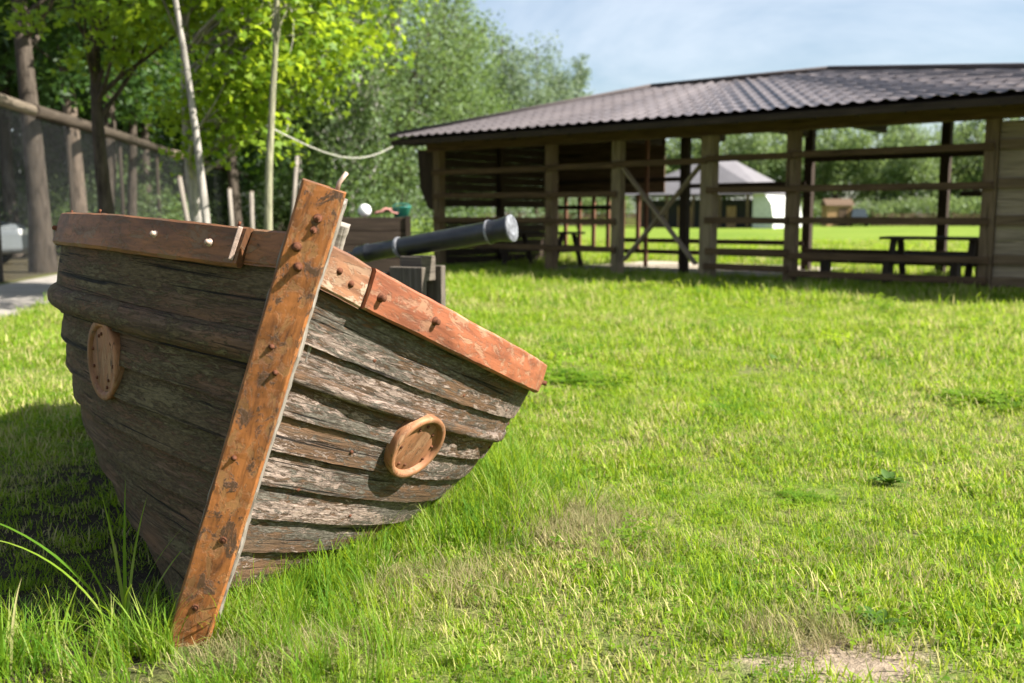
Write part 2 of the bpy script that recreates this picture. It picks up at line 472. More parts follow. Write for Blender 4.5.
# stern board and a floor inside
mb = MB()
ring = [hull_p(1, SLEN-.03, x) for x in (.98, .8, .6, .4, .25, .12, .05)] + [hull_p(-1, SLEN-.03, x) for x in (.05, .12, .25, .4, .6, .8, .98)]
b = len(mb.v); mb.v += ring + [p+Vector((0, .03, 0)) for p in ring]; n = len(ring)
mb.quad(list(range(n)), [(p.x, p.z) for p in ring]); mb.quad([n+i for i in range(n)][::-1], [(p.x, p.z) for p in ring][::-1])
for i in range(n):
    j = (i+1) % n; mb.quad([i, n+i, n+j, j], [(0, 0), (0, .03), (.1, .03), (.1, 0)])
mb.build('transom', M['hull_dark'], boat)
mb = MB()
for k in range(9):
    y = .35+k*.28
    bw = hull_p(1, max(.05, y-.16), .56).x*.90
    mb.box((0, y+.02, .56+.004*(k % 2)), (bw*2, .26, .025))
mb.build('floor_board', M['dark_beam'], boat)
mb = MB()
for y in (.95, 2.0):
    mb.box((0, y, .83), (hull_p(1, y-.15, .80).x*1.82, .22, .035), bev=.004)
mb.build('thwart', M['grey_wood'], boat)
# keel
mb = MB(); mb.beam((0, .08, .0), (0, SLEN, .0), .07, .14, bev=.008); mb.build('keel', M['dark_beam'], boat)

# gunwale rails: a facing outside the sheer and a flat cap
def rail(side, s0, s1, out, h, name, mat, n=70, top=.985):
    mb = MB(); rows = []; UV = []
    uo = rnd.uniform(0, 50); seed = rnd.uniform(0, 90)
    prof = [(-.045, 0.0), (-.045, .006), (out-.006, .006), (out, 0.0), (out+.002, -h*.5), (out, -h+.008), (out-.008, -h), (.012, -h), (-.045, 0.0)]
    pv = [0, .006, .06, .07, .07+h*.5, .07+h, .08+h, .1+h, .16+h]
    for i in range(n):
        s = s0+(s1-s0)*i/(n-1)
        p = hull_p(side, s, 1.0, .03)
        nn = hull_n(side, max(s, .03), .96)
        nh = Vector((nn.x, nn.y, 0)).normalized()
        r = []
        for (a, c) in prof:
            w = .0022*smooth_noise(s*11, a*30+seed, c*30)+.0015*smooth_noise(s*45, a*30+seed, c*60)
            r.append(p+nh*(a+w)+Vector((0, 0, c+w)))
        rows.append(r); UV.append([(uo+s, v) for v in pv])
    mb.grid(rows, UV, False, side < 0)
    for e, fl in ((rows[0], False), (rows[-1], True)):
        b = len(mb.v); mb.v += e[:8]
        idx = [b+i for i in range(8)]
        if fl != (side < 0): idx.reverse()
        mb.quad(idx, [(uo+.02*i, .01*i) for i in range(8)])
    return mb.build(name, mat, boat)
r1 = rail(1, .0, .125, .016, .108, 'gunwale_end', M['rail_end'], 16)
tag(r1, 'short cream and brown rail piece with peeling paint')
r2 = rail(1, .127, SLEN, .030, .104, 'gunwale', M['rail'], 110)
tag(r2, 'red brown painted gunwale rail')
l1 = rail(-1, .0, .115, .012, .088, 'gunwale_end', M['rail_dark'], 16)
l2 = rail(-1, .118, SLEN, .030, .100, 'gunwale', M['rail_dark'], 110)
tag(l2, 'dark brown weathered gunwale rail')

# rubbing strakes
def rub(side, x0, hgt, out, mat, lo, hi):
    mb = MB(); n = 120; rows = []; UV = []; uo = rnd.uniform(0, 50); seed = rnd.uniform(0, 99)
    for i in range(n):
        s = lo+(hi-lo)*(i/(n-1))**1.2
        r = []; uv = []
        wear = 1.0
        if side > 0: wear = max(.25, min(1, .75+1.1*smooth_noise(s*6, seed, 2)+.5*smooth_noise(s*21, seed, 4)))
        for k in range(9):
            t = math.pi*k/8
            x = x0+math.cos(t)*hgt/2
            p = hull_p(side, s, x)+hull_n(side, max(s, .02), x)*(.014+math.sin(t)*out*wear+.002*smooth_noise(s*30, k+seed, 0))
            r.append(p); uv.append((uo+s, .01*k+.5))
        rows.append(r); UV.append(uv)
    mb.grid(rows, UV, True, side < 0)
    for e in (rows[0], rows[-1]):
        b = len(mb.v); mb.v += e; mb.quad([b+i for i in range(9)], [(uo, .01*i) for i in range(9)])
    return mb.build('rubbing_strake', mat, boat)
rub(-1, .735, .082, .042, M['hull_dark'], .02, SLEN)
rub(1, .695, .036, .020, M['hull'], .03, SLEN)

# stem: orange facing board in front of a grey post, and a grey apron behind
sd = Vector((0, -RAKE, 1)).normalized()          # up along the stem
sf = Vector((0, -1, -RAKE)).normalized()         # forward
def stem_piece(name, mat, w, d0, d1, z0, z1, bev, wob=.0015, shiftx=0.0, segs=60):
    """timber running up the stem; d0..d1 metres in front of the stem line"""
    mb = MB(); rows = []; UV = []; uo = rnd.uniform(0, 40); seed = rnd.uniform(0, 90)
    cx = [(-w/2+bev, d1), (w/2-bev, d1), (w/2, d1-bev), (w/2, d0), (-w/2, d0), (-w/2, d1-bev), (-w/2+bev, d1)]
    vv = [0, w, w+.01, w+.01+(d1-d0), 2*w+(d1-d0), 2*w+2*(d1-d0), 2*w+.2]
    for i in range(segs):
        z = z0+(z1-z0)*i/(segs-1)
        r = []
        for k, (x, d) in enumerate(cx):
            kk = k % 6
            wv = wob*(smooth_noise(z*14, kk*3+seed, 0)*1.2+smooth_noise(z*50, kk*3+seed, 5))
            r.append(sd*z+sf*(d+wv)+Vector((x+wv+shiftx, 0, 0)))
        rows.append(r); UV.append([(uo+z, v) for v in vv])
    mb.grid(rows, UV, False, False)
    for e in (rows[0], rows[-1]):
        b = len(mb.v); mb.v += e[:6]; mb.quad([b+i for i in range(6)], [(uo+.3*p.x, p.y) for p in e[:6]])
    return mb.build(name, mat, boat)
ZT = HS/sd.z
stem = stem_piece('stem_facing', M['stem'], .105, -.03, .004, -.03, ZT, .006, .0009)
tag(stem, 'orange brown painted front board of the stem')
stem_piece('stem_post', M['grey_wood'], .112, -.15, -.031, -.05, ZT-.03, .004, .003)
stem_piece('stem_apron', M['grey_wood'], .085, -.235, -.152, .75, ZT-.10, .006, .003, .035)

def bolt(parent, p, n, r=.010, h=.012, mat=None, name='bolt'):
    mb = MB(); p = Vector(p); n = Vector(n).normalized()
    r *= .82; mb.lathe([(r*1.5, -.004), (r*1.5, .002), (r, .003), (r, h), (r*.6, h+.003), (0, h+.0035)], p, n, 10)
    return mb.build(name, mat or M['bolt'], parent)
for z, x, rr_, hh in ((ZT-.075, .008, .009, .003), (ZT-.105, .006, .007, .003), (ZT-.155, -.020, .010, .013), (ZT-.20, -.004, .0095, .011),
                      (.86, -.01, .006, .004), (.80, .016, .006, .004), (.56, -.02, .006, .004), (.34, .012, .0075, .002), (.14, -.006, .0075, .002)):
    bolt(stem, sd*z+sf*.004+Vector((x, 0, 0)), sf, rr_, hh)
# peg on the stem head
mb = MB(); mb.tube([sd*(ZT-.02)+sf*-.02+Vector((.03, 0, 0)), sd*(ZT+.018)+sf*-.02+Vector((.03, 0, 0)), sd*(ZT+.045)+sf*-.02+Vector((.04, 0, 0))], [.0055, .0055, .005], 8)
mb.build('peg', M['metal_light'], boat)

def rail_point(side, s, out, dz):
    p = hull_p(side, s, 1.0, .03); nn = hull_n(side, max(s, .03), .96); nh = Vector((nn.x, nn.y, 0)).normalized()
    return p+nh*out+Vector((0, 0, dz)), nh
for s, dz in ((.155, -.055), (.29, -.045), (1.12, -.06), (1.9, -.05)):
    p, nn = rail_point(1, s, .031, dz); bolt(r2, p, nn, .011, .016)
for s, dz in ((.02, -.05), (.06, -.045), (.09, -.06)):
    p, nn = rail_point(1, s, .017, dz); bolt(r1, p, nn, .008, .004)
for s, dz, mt in ((.19, -.045, M['metal_light']), (.33, -.04, M['metal_light']), (.9, -.05, M['bolt'])):
    p, nn = rail_point(-1, s, .031, dz); bolt(l2, p, nn, .009, .012, mt)
# pale split end of the dark rail
p, nn = rail_point(-1, .13, .034, -.04)
mb = MB(); mb.box(p, (.012, .012, .088), bev=.002); mb.build('rail_cleat', M['metal_light'], l2)
# nails sticking up from the dark rail
for s in (.16, .62, .98):
    p, nn = rail_point(-1, s, 0, .012); mb = MB(); mb.tube([p, p+Vector((0, 0, .012))], [.004, .004], 6); mb.build('nail', M['bolt'], l2)
# square nails in the planks
for s, x in ((.24, .55), (.62, .70), (.95, .645), (1.12, .74), (.35, .36), (.5, .80), (.8, .80), (.2, .80), (1.2, .62), (.7, .52), (.15, .42)):
    for side in (1, -1):
        p = hull_p(side, s, x); nn = hull_n(side, s, x)
        mb = MB(); mb.lathe([(.006, .0), (.006, .0125), (.003, .014), (0, .0145)], p, nn, 8); mb.build('plank_nail', M['bolt'], boat)

# round bosses on both bows
def boss(side, s, x, r, deep, base=.012, el=1.0):
    p = hull_p(side, s, x)+hull_n(side, s, x)*base; nn = hull_n(side, s, x)
    mb = MB(); mb.lathe([(r*1.0, -.035), (r*1.04, .0), (r*1.05, deep*.6), (r*1.03, deep*.92), (r*.98, deep), (r*.92, deep), (r*.88, deep*.94), (r*.86, deep*.75), (r*.82, deep*.30)], p, nn, 56)
    ta = (hull_p(side, s+.02, x)-hull_p(side, s-.02, x)).normalized()
    def squash(m_): m_.v = [v_-ta*(v_-p).dot(ta)*(1-el) for v_ in m_.v]
    squash(mb)
    ring = mb.build('boss', M['boss'], boat)
    mb = MB(); mb.lathe([(r*.84, deep*.30), (r*.80, deep*.36), (r*.4, deep*.42), (0, deep*.43)], p, nn, 48)
    squash(mb)
    d = mb.build('boss_disc', M['boss'], ring)
    a = nn.orthogonal().normalized(); c = nn.cross(a)
    for k in range(9):
        mb = MB()
        t = 2*math.pi*(k+rnd.uniform(-.4, .4))/9
        q = p+(a*math.cos(t)+c*math.sin(t))*r*rnd.uniform(.60, .77)+nn*deep*.36
        mb.lathe([(.0055, 0.0), (.005, .004), (0, .0045)], q, nn, 7)
        squash(mb)
        mb.build('boss_nail', M['bolt'], ring)
    return ring
boss(1, .41, .615, .104, .024, .016)
boss(-1, .475, .60, .116, .013, .020, .80)

# ------------------------------------------------------------------ cannon and its carriage, standing on the grass behind the boat
mz = Vector((0.0, 6.15, 1.1-12*6.15/995)); br = Vector((-1.02, 6.62, 1.1-38*6.62/995))
cd = (mz-br).normalized(); CL = (mz-br).length
cannon = thing('cannon', 'black cannon barrel with worn white rings on a timber carriage behind the boat', 'cannon', (-.62, 6.42, 0))
def inv(p): return Vector(p)-cannon.location
prof = [(0, -.10), (.026, -.098), (.036, -.08), (.030, -.055), (.024, -.04), (.030, -.02), (.058, -.012), (.064, 0), (.066, .06), (.071, .065), (.071, .085), (.066, .09),
        (.066, .30), (.074, .305), (.078, .32), (.074, .335), (.069, .345), (.072, .36), (.078, .80), (.080, CL-.17), (.087, CL-.165), (.087, CL-.145), (.080, CL-.14), (.082, CL-.08),
        (.096, CL-.02), (.099, CL-.005), (.097, CL), (.05, CL+.001), (0, CL+.0012)]
prof = [(r_*.86, h_) for r_, h_ in prof]
mb = MB(); mb.lathe(prof, inv(br), cd, 40); barrel = mb.build('barrel', M['iron'], cannon)
mb = MB(); mb.lathe([(.0752, CL-.164), (.0762, CL-.161), (.0762, CL-.149), (.0752, CL-.146)], inv(br), cd, 40); mb.build('white_ring', M['ring_worn'], barrel)
mb = MB(); mb.lathe([(.0635, .304), (.068, .312), (.068, .328), (.0635, .336)], inv(br), cd, 40); mb.build('breech_ring', M['ring_worn'], barrel)
mb = MB(); mb.lathe([(.0848, CL-.010), (.0855, CL-.004), (.084, CL+.003), (.06, CL+.005), (.03, CL+.0035), (0, CL+.003)], inv(br), cd, 40); mb.build('muzzle_plate', M['grey_worn'], barrel)
side_v = cd.cross(Vector((0, 0, 1))).normalized()
mb = MB()
for sgn in (-1, 1):
    c = br+cd*.46+side_v*sgn*.125
    base = Vector((c.x, c.y, 0))
    rot = Matrix((Vector((cd.x, cd.y, 0)).normalized(), side_v, Vector((0, 0, 1)))).transposed()
    mb.box(inv(base+Vector((0, 0, .39))), (.24, .06, .78), rot, bev=.006)
    mb.box(inv(base+rot @ Vector((-.19, 0, .37))), (.10, .055, .74), rot, bev=.006)
    mb.box(inv(base+rot @ Vector((0, 0, .05))), (.62, .09, .10), rot, bev=.008)
mb.build('carriage_cheek', M['carriage'], cannon)
mb = MB(); c = br+cd*.46
mb.box(inv(Vector((c.x, c.y, .30))), (.20, .19, .08), rot); mb.build('carriage_bed', M['carriage'], cannon)
mb = MB(); mb.box(inv(Vector((c.x, c.y, .765))), (.16, .186, .16), rot, bev=.006); mb.build('barrel_rest', M['carriage'], cannon)

# ------------------------------------------------------------------ pavilion
S0, S1, DEP, EH = -6.55, 7.8, 4.0, 2.72
SE = 4.55                                                   # the plank wall starts here
pav = thing('pavilion', 'open sided timber pavilion with a brown metal tile roof at the edge of the lawn', 'pavilion', wall(0, 2), 0)
PO = pav.location.copy()
def pl(p): return Vector(p)-PO
RW = Matrix((E1, -N1, Vector((0, 0, 1)))).transposed()
def post(s, d, w, top, mat, name='post'):
    mb = MB(); mb.box(pl(wall(s, d)+Vector((0, 0, top/2-.05))), (w, w, top+.1), RW, bev=.012)
    return mb.build(name, mat, pav)
for s, w in ((-6.55, .19), (-3.47, .19), (-1.90, .19), (0, .235), (1.54, .19), (SE, .19), (S1, .19)):
    post(s, 0, w, 2.47, M['post'] if s in (-1.9, 0) else M['post_brown'])
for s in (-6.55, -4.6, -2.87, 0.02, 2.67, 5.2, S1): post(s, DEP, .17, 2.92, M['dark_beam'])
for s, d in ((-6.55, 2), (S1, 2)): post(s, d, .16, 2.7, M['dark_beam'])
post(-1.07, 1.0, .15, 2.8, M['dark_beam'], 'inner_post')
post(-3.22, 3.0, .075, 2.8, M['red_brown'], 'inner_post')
def rails(name, mat, spec, w=.055, h=.105, d=-.13):
    for (a, b_, z) in spec:
        mb = MB(); mb.beam(pl(wall(a, d, z)), pl(wall(b_, d, z+rnd.uniform(-.012, .012))), w, h, bev=.006)
        mb.build(name, mat, pav)
rails('rail', M['beam'], [(-6.62, -3.5, 2.02), (-6.6, -3.45, 1.52), (-6.6, -3.46, 1.03), (-6.6, -3.44, .50),
                          (-3.49, -1.9, 2.03), (-3.46, -1.85, 1.50), (-3.48, -1.87, 1.0), (-3.45, -1.86, .48),
                          (-1.89, .02, 2.04),
                          (.01, 1.56, 2.07), (.02, 1.55, 1.54), (.0, 1.53, 1.03), (.02, 1.55, .50), (.0, 1.55, .24),
                          (1.57, 4.6, 2.08), (1.55, 4.62, 1.54), (1.56, 4.58, 1.03), (1.56, 4.62, .46), (1.57, 4.6, .17)])
# back rails
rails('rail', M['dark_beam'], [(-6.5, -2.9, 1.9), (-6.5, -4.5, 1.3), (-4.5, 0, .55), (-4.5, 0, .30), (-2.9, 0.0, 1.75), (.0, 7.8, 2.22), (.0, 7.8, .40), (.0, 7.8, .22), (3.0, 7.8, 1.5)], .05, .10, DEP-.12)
# cross braced gate
for (a, za, b_, zb) in ((-1.76, 1.98, -.20, .26), (-.16, 1.98, -1.74, .28)):
    mb = MB(); dd = -.055 if a < -1 else -.02
    mb.beam(pl(wall(a, dd, za)), pl(wall(b_, dd, zb)), .035, .14, up=N1, bev=.004); mb.build('cross_brace', M['board'], pav)
def plate(s_a, d_a, s_b, d_b, z, w, h, mat, name):
    mb = MB(); mb.beam(pl(wall(s_a, d_a, z)), pl(wall(s_b, d_b, z)), w, h, bev=.008); mb.build(name, mat, pav)
plate(S0-.3, 0, S1+.6, 0, 2.58, .16, .22, M['beam'], 'top_beam')
plate(S0-.3, DEP, S1+.3, DEP, 2.99, .10, .12, M['dark_beam'], 'top_beam')
for s in (-6.55, -3.47, -1.90, 0, 1.54, SE, S1): plate(s, .09, s, DEP-.06, 2.74, .08, .14, M['dark_beam'], 'tie_beam')
# plank wall at the right end of the front, boards behind the rails
mb = MB(); z = .22
while z < 2.40:
    hgt = rnd.uniform(.155, .185)
    mb.box(pl(wall((SE+.1+S1)/2, -.01, z+hgt/2)), (S1-SE-.1, .03, hgt-.001), RW, bev=.003); z += hgt
mb.build('plank_wall', M['board'], pav)
rails('rail', M['post_brown'], [(SE+.11, S1, 2.1), (SE+.11, S1, 1.56), (SE+.11, S1, 1.04), (SE+.11, S1, .48), (SE+.11, S1, .16)], .05, .14, -.055)
# boarded left wall
mb = MB(); z = 1.30
rotL = Matrix((-N1, -E1, Vector((0, 0, 1)))).transposed()
while z < 2.75:
    mb.box(pl(wall(S0-.02, DEP/2, z+.085)), (DEP-.2, .03, .166), rotL); z += .17
z = .05
while z < 1.0:
    mb.box(pl(wall(S0-.02, DEP/2, z+.085)), (DEP-.2, .03, .166), rotL); z += .17
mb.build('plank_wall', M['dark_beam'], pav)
# boarding of the back behind the first bay
mb = MB(); z = 1.62
while z < 2.85:
    mb.box(pl(wall(-5.0, DEP+.1, z+.085)), (3.1, .03, .1695), RW); z += .17
mb.build('plank_wall', M['brown_wall'], pav)
for k in range(6):
    mb = MB(); mb.box(pl(wall(-6.2+k*.42, DEP+.02, .92)), (.09, .05, 1.35), RW); mb.build('slat', M['red_brown'], pav)
# boarded wing under the left eave
mb = MB()
tri = [(-7.16, 2.52), (-7.08, 1.70), (-6.86, 1.28), (-6.66, 1.22), (-6.66, 2.52)]
b = len(mb.v)
for d in (-.05, -.02): mb.v += [pl(wall(s, d, z)) for s, z in tri]
mb.quad([b+i for i in range(5)], [(z, s) for s, z in tri]); mb.quad([b+5+i for i in range(5)][::-1], [(z, s) for s, z in tri][::-1])
for i in range(5):
    j = (i+1) % 5; mb.quad([b+i, b+5+i, b+5+j, b+j], [(0, 0), (0, .03), (.5, .03), (.5, 0)])
mb.build('wing_panel', M['dark_beam'], pav)
# roof: front, back and two hipped ends of wavy stepped metal sheet
OV = 1.05; RZ = 3.66; RD = 2.0
FL, FR = wall(S0-.42, -OV, EH), wall(8.5, -OV, EH)
BL, BR = wall(S0-.42, DEP+.35, EH+.27), wall(8.5, DEP+.35, EH+.27)
RL, RR = wall(-2.5, RD, RZ), wall(1.2, RD, RZ)
def slope(e0, e1, r0, r1, nrow, nx):
    """sheet between the eave e0-e1 and the ridge r0-r1, waves running down the slope, steps along it"""
    mb = MB(); e = (e1-e0).normalized(); L = (e1-e0).length
    nn = e.cross(((r0+r1)/2-(e0+e1)/2)).normalized()
    if nn.z < 0: nn = -nn
    def line(f, lift):
        a_, b_ = e0.lerp(r0, f), e1.lerp(r1, f); row = []; uvr = []
        for i in range(nx+1):
            p = a_.lerp(b_, i/nx); al = (p-e0).dot(e)
            c = math.cos(2*math.pi*al/.235)
            row.append(pl(p+nn*(lift+.027*(c if c > -.3 else -.3)))); uvr.append((al, f*3))
        return row, uvr
    prev_ = None
    for r in range(nrow):
        lo, hi = line(r/nrow, .007), line((r+1)/nrow, 0.0)
        mb.grid([lo[0], hi[0]], [lo[1], hi[1]], True)
        if prev_: mb.grid([prev_[0], lo[0]], [prev_[1], lo[1]], False)
        prev_ = hi
    o = mb.build('roof_slope', M['roof'], pav)
    return o
slope(FL, FR, RL, RR, 9, 620); slope(BR, BL, RR, RL, 9, 300)
slope(BL, FL, RL, RL+Vector((.001, 0, 0)), 12, 120); slope(FR, BR, RR, RR+Vector((.001, 0, 0)), 20, 120)
dz_ = Vector((0, 0, -.07))
mb = MB(); k = len(mb.v); mb.v += [pl(p+dz_) for p in (FL, FR, BR, BL, RL, RR)]
for f in ((0, 1, 5, 4), (2, 3, 4, 5), (1, 2, 5), (3, 0, 4)): mb.quad(list(f), [(i*1.7, i*.6) for i in f])
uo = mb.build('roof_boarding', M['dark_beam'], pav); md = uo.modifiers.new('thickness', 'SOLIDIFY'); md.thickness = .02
up_ = Vector((0, 0, .035))
for p, q in ((FL, RL), (FR, RR), (BL, RL), (BR, RR), (RL, RR)):
    mb = MB(); mb.tube([pl(p+up_), pl(q+up_)], .05, 8); mb.build('ridge_cap', M['roof_cap'], pav)
cr = wall(.6, 1.8, 0)
for p, q in ((FL, FR), (FL, BL), (FR, BR)):
    a_ = p+(cr-p).normalized()*.05; b_ = q+(cr-q).normalized()*.05
    a_.z = p.z-.12; b_.z = q.z-.12
    mb = MB(); mb.beam(pl(a_), pl(b_), .028, .09); mb.build('fascia', M['dark_beam'], pav)
for k in range(24):
    s = S0-.4+k*(S1-S0+.8)/23
    p = wall(s, -OV+.08, EH-.14); fr = min(1, (s-(S0-.42))/4.2, (8.5-s)/7.3)*.93
    q = wall(s, -OV+.08+(RD+OV)*fr, EH-.14+(RZ-EH)*fr)
    mb = MB(); mb.beam(pl(p), pl(q), .05, .09); mb.build('rafter', M['dark_beam'], pav)

# ------------------------------------------------------------------ benches and tables
def picnic_table(label, s, d, rz, L=1.7):
    t = thing('picnic_table', label, 'picnic table', wall(s, d), rz, 'picnic tables in the pavilion')
    mb = MB()
    for y in (-.30, -.10, .10, .30): mb.box((0, y, .74), (L, .185, .045), bev=.005)
    mb.build('tabletop', M['table'], t)
    for sg in (-1, 1):
        mb = MB(); mb.box((0, sg*.66, .44), (L, .24, .045), bev=.005); mb.build('bench_seat', M['table'], t)
        for xs in (-1, 1):
            mb = MB(); mb.beam((xs*(L/2-.2), sg*.24, .715), (xs*(L/2-.2), sg*.56, 0), .05, .10, up=(1, 0, 0)); mb.build('leg', M['table'], t)
    for xs in (-1, 1):
        mb = MB(); mb.beam((xs*(L/2-.26), -.74, .375), (xs*(L/2-.26), .74, .375), .05, .10); mb.build('crossbar', M['table'], t)
    return t
ang = math.atan2(E1.y, E1.x)
picnic_table('dark picnic table behind the rails next to the plank wall', 3.35, 1.5, ang+.12, 1.6)
picnic_table('dark picnic table in the shade beside the slatted left end of the pavilion', -4.9, 1.5, ang+.1)
def bench(label, s_a, s_b, d):
    p, q = wall(s_a, d), wall(s_b, d); c = (p+q)/2; L = (q-p).length
    t = thing('bench', label, 'bench', c, ang)
    mb = MB(); mb.box((0, 0, .45), (L, .30, .06), bev=.006); mb.build('seat', M['table'], t)
    for x in (-L/2+.2, 0, L/2-.2):
        mb = MB(); mb.box((x, 0, .21), (.10, .24, .42), bev=.005); mb.build('leg', M['table'], t)
    return t
bench('long dark plank bench just inside the rails right of the middle posts', 1.75, 4.2, .45)

# ------------------------------------------------------------------ trees
def leaf_mesh(name, pos, nrm, size, mat, parent, pointed=.5, lobes=False):
    """one small folded leaf face per position"""
    n = len(pos)
    nr = nrm/np.linalg.norm(nrm, axis=1)[:, None]
    rv = nrg.normal(size=(n, 3)); a = rv-(rv*nr).sum(1)[:, None]*nr; a /= np.linalg.norm(a, axis=1)[:, None]
    b = np.cross(nr, a)
    sz = size*nrg.uniform(.6, 1.35, n)[:, None]
    if lobes:
        ang_ = np.array([-90, -35, -10, 20, 55, 90, 125, 160, 190, 215])*math.pi/180
        rad = np.array([.15, .55, .42, .98, .55, 1.08, .55, .98, .42, .55])*.55
        vs = [pos+sz*(a*math.cos(t)*r+b*math.sin(t)*r) + nr*sz*(-.18*abs(math.cos(t))*r) for t, r in zip(ang_, rad)]
    else:
        vs = [pos-a*sz*.5, pos+b*sz*.30*pointed*1.4+a*sz*.05+nr*sz*.08, pos+a*sz*.5, pos-b*sz*.30*pointed*1.4+a*sz*.05+nr*sz*.08]
    k = len(vs)
    co = np.stack(vs, 1).reshape(-1, 3).astype(np.float32)
    me = bpy.data.meshes.new(name)
    me.vertices.add(n*k); me.vertices.foreach_set('co', co.ravel())
    me.loops.add(n*k); me.loops.foreach_set('vertex_index', np.arange(n*k, dtype=np.int32))
    me.polygons.add(n); me.polygons.foreach_set('loop_start', np.arange(0, n*k, k, dtype=np.int32))
    me.polygons.foreach_set('loop_total', np.full(n, k, dtype=np.int32))
    me.update(calc_edges=True); me.validate()
    me.materials.append(mat)
    o = bpy.data.objects.new(name, me); COL.objects.link(o)
    if parent: o.parent = parent
    return o

def bend(p, q, n=5, amp=.08):
    p = Vector(p); q = Vector(q); L = (q-p).length
    o = Vector((rnd.uniform(-1, 1), rnd.uniform(-1, 1), rnd.uniform(-.4, .4)))*amp*L
    o2 = Vector((rnd.uniform(-1, 1), rnd.uniform(-1, 1), rnd.uniform(-.4, .4)))*amp*L*.5
    return [p.lerp(q, i/n)+o*math.sin(math.pi*i/n)+o2*math.sin(2*math.pi*i/n) for i in range(n+1)]

def tree(name, label, loc, h, r0, crown, leafmat, barkmat, nleaf, lsize, group=None, lean=(0, 0), lobes=False, droop=0.0, pointed=.5, clump=.55, first=.35, nlimb=14, shell=.6):
    """crown: (cx, cy, cz, rx, ry, rz) relative to the base"""
    t = thing(name, label, 'tree', loc, 0, group)
    top = Vector((lean[0], lean[1], min(h, crown[2]+crown[5]*.82)))
    tp = bend((0, 0, -.05), top, 9, .025)
    mb = MB(); m = len(tp)
    mb.tube(tp, [r0*(1.25 if i == 0 else 1)*(1-.85*(i/(m-1))**1.1) for i in range(m)], 10, False)
    cx, cy, cz, rx, ry, rz = crown
    cc = []
    for k in range(nlimb):
        # limb tips through the crown volume, more of them near its surface
        for _ in range(30):
            d = Vector((rnd.gauss(0, 1), rnd.gauss(0, 1), rnd.gauss(0, 1))).normalized()
            rr = rnd.uniform(.35, 1)**shell
            tip = Vector((cx+d.x*rx*rr, cy+d.y*ry*rr, cz+d.z*rz*rr))
            if tip.z > .3: break
        zb = min(max(first*h, tip.z-rnd.uniform(.15, .45)*rz-.3), h*.93)
        f = zb/h; i = min(int(f*(m-1)), m-2); st = tp[i].lerp(tp[i+1], f*(m-1)-i)
        rad = r0*(1-.85*f)*.5
        path = bend(st, tip, 5, .10)
        mb.tube(path, [rad, rad*.8, rad*.6, rad*.42, rad*.28, rad*.14], 6, False)
        cc.append((tip, rnd.uniform(.7, 1.3)))
        for j in range(3):
            q = path[rnd.choice((2, 3, 4))]
            tip2 = q+Vector((rnd.gauss(0, .5)*rx*.5, rnd.gauss(0, .5)*ry*.5, rnd.gauss(0, .35)*rz*.5-droop*.4))
            mb.tube(bend(q, tip2, 3, .1), [rad*.35, rad*.25, rad*.16, rad*.08], 5, False)
            cc.append((tip2, rnd.uniform(.45, 1.0)))
    mb.build('trunk', barkmat, t)
    C = np.array([list(c[0]) for c in cc]); W = np.array([c[1] for c in cc])
    idx = nrg.choice(len(C), nleaf, p=W/W.sum())
    base = clump*(rx+ry+rz)/3*.55
    off = np.clip(nrg.normal(size=(nleaf, 3)), -1.9, 1.9)*np.array([1, 1, .75])*(base*W[idx])[:, None]*.62
    pos = C[idx]+off
    if droop > 0: pos[:, 2] -= np.abs(nrg.normal(size=nleaf))*droop*(rz*.22)
    nrm = nrg.normal(size=(nleaf, 3))*.75+np.array([.25, 0, .75])
    pos[:, 2] = np.maximum(pos[:, 2], .25)
    leaf_mesh('crown', pos, nrm, lsize, leafmat, t, pointed, lobes)
    return t

def at(px, d):     # ground point seen at this column, d metres away
    return Vector(((px-512)/995*d, d, 0))

# maple whose bright leaves hang over the fence, and the sapling in front of it
tree('maple_tree', 'maple with bright lime green leaves overhanging the fence, pale grey trunk', at(208, 14.5), 8.5, .10,
     (1.1, -1.0, 5.1, 2.1, 1.9, 2.4), M['maple'], M['bark_grey'], 17000, .135, lobes=True, nlimb=40, clump=.42, first=.2, shell=.7)
tree('maple_tree', 'maple with lime green leaves in front of the dark trunks at the left', at(118, 15.5), 9, .13,
     (1.0, -.8, 5.2, 1.6, 1.6, 2.0), M['maple'], M['bark'], 4200, .135, lobes=True, nlimb=16, clump=.36, first=.25, shell=.7)
sap = tree('sapling', 'slender young tree with lichened bark standing alone before the fence', at(270, 11.0), 5.2, .052,
     (.15, .3, 4.3, .9, .9, 1.0), M['maple'], M['bark_lichen'], 420, .13, lobes=True, nlimb=9, clump=.5, first=.45, lean=(.12, 0))

# cable
c0 = at(271, 11.0)+Vector((0, 0, 1.1+88*11/995)); c1 = wall(S0-.36, -.95, 2.56)
mb = MB(); mb.tube([c0.lerp(c1, i/14)-Vector((0, 0, .30*math.sin(math.pi*i/14))) for i in range(15)], .011, 6)
tag(mb.build('rope', M['rope']), 'slack grey rope strung from the sapling to the pavilion eave', 'rope')

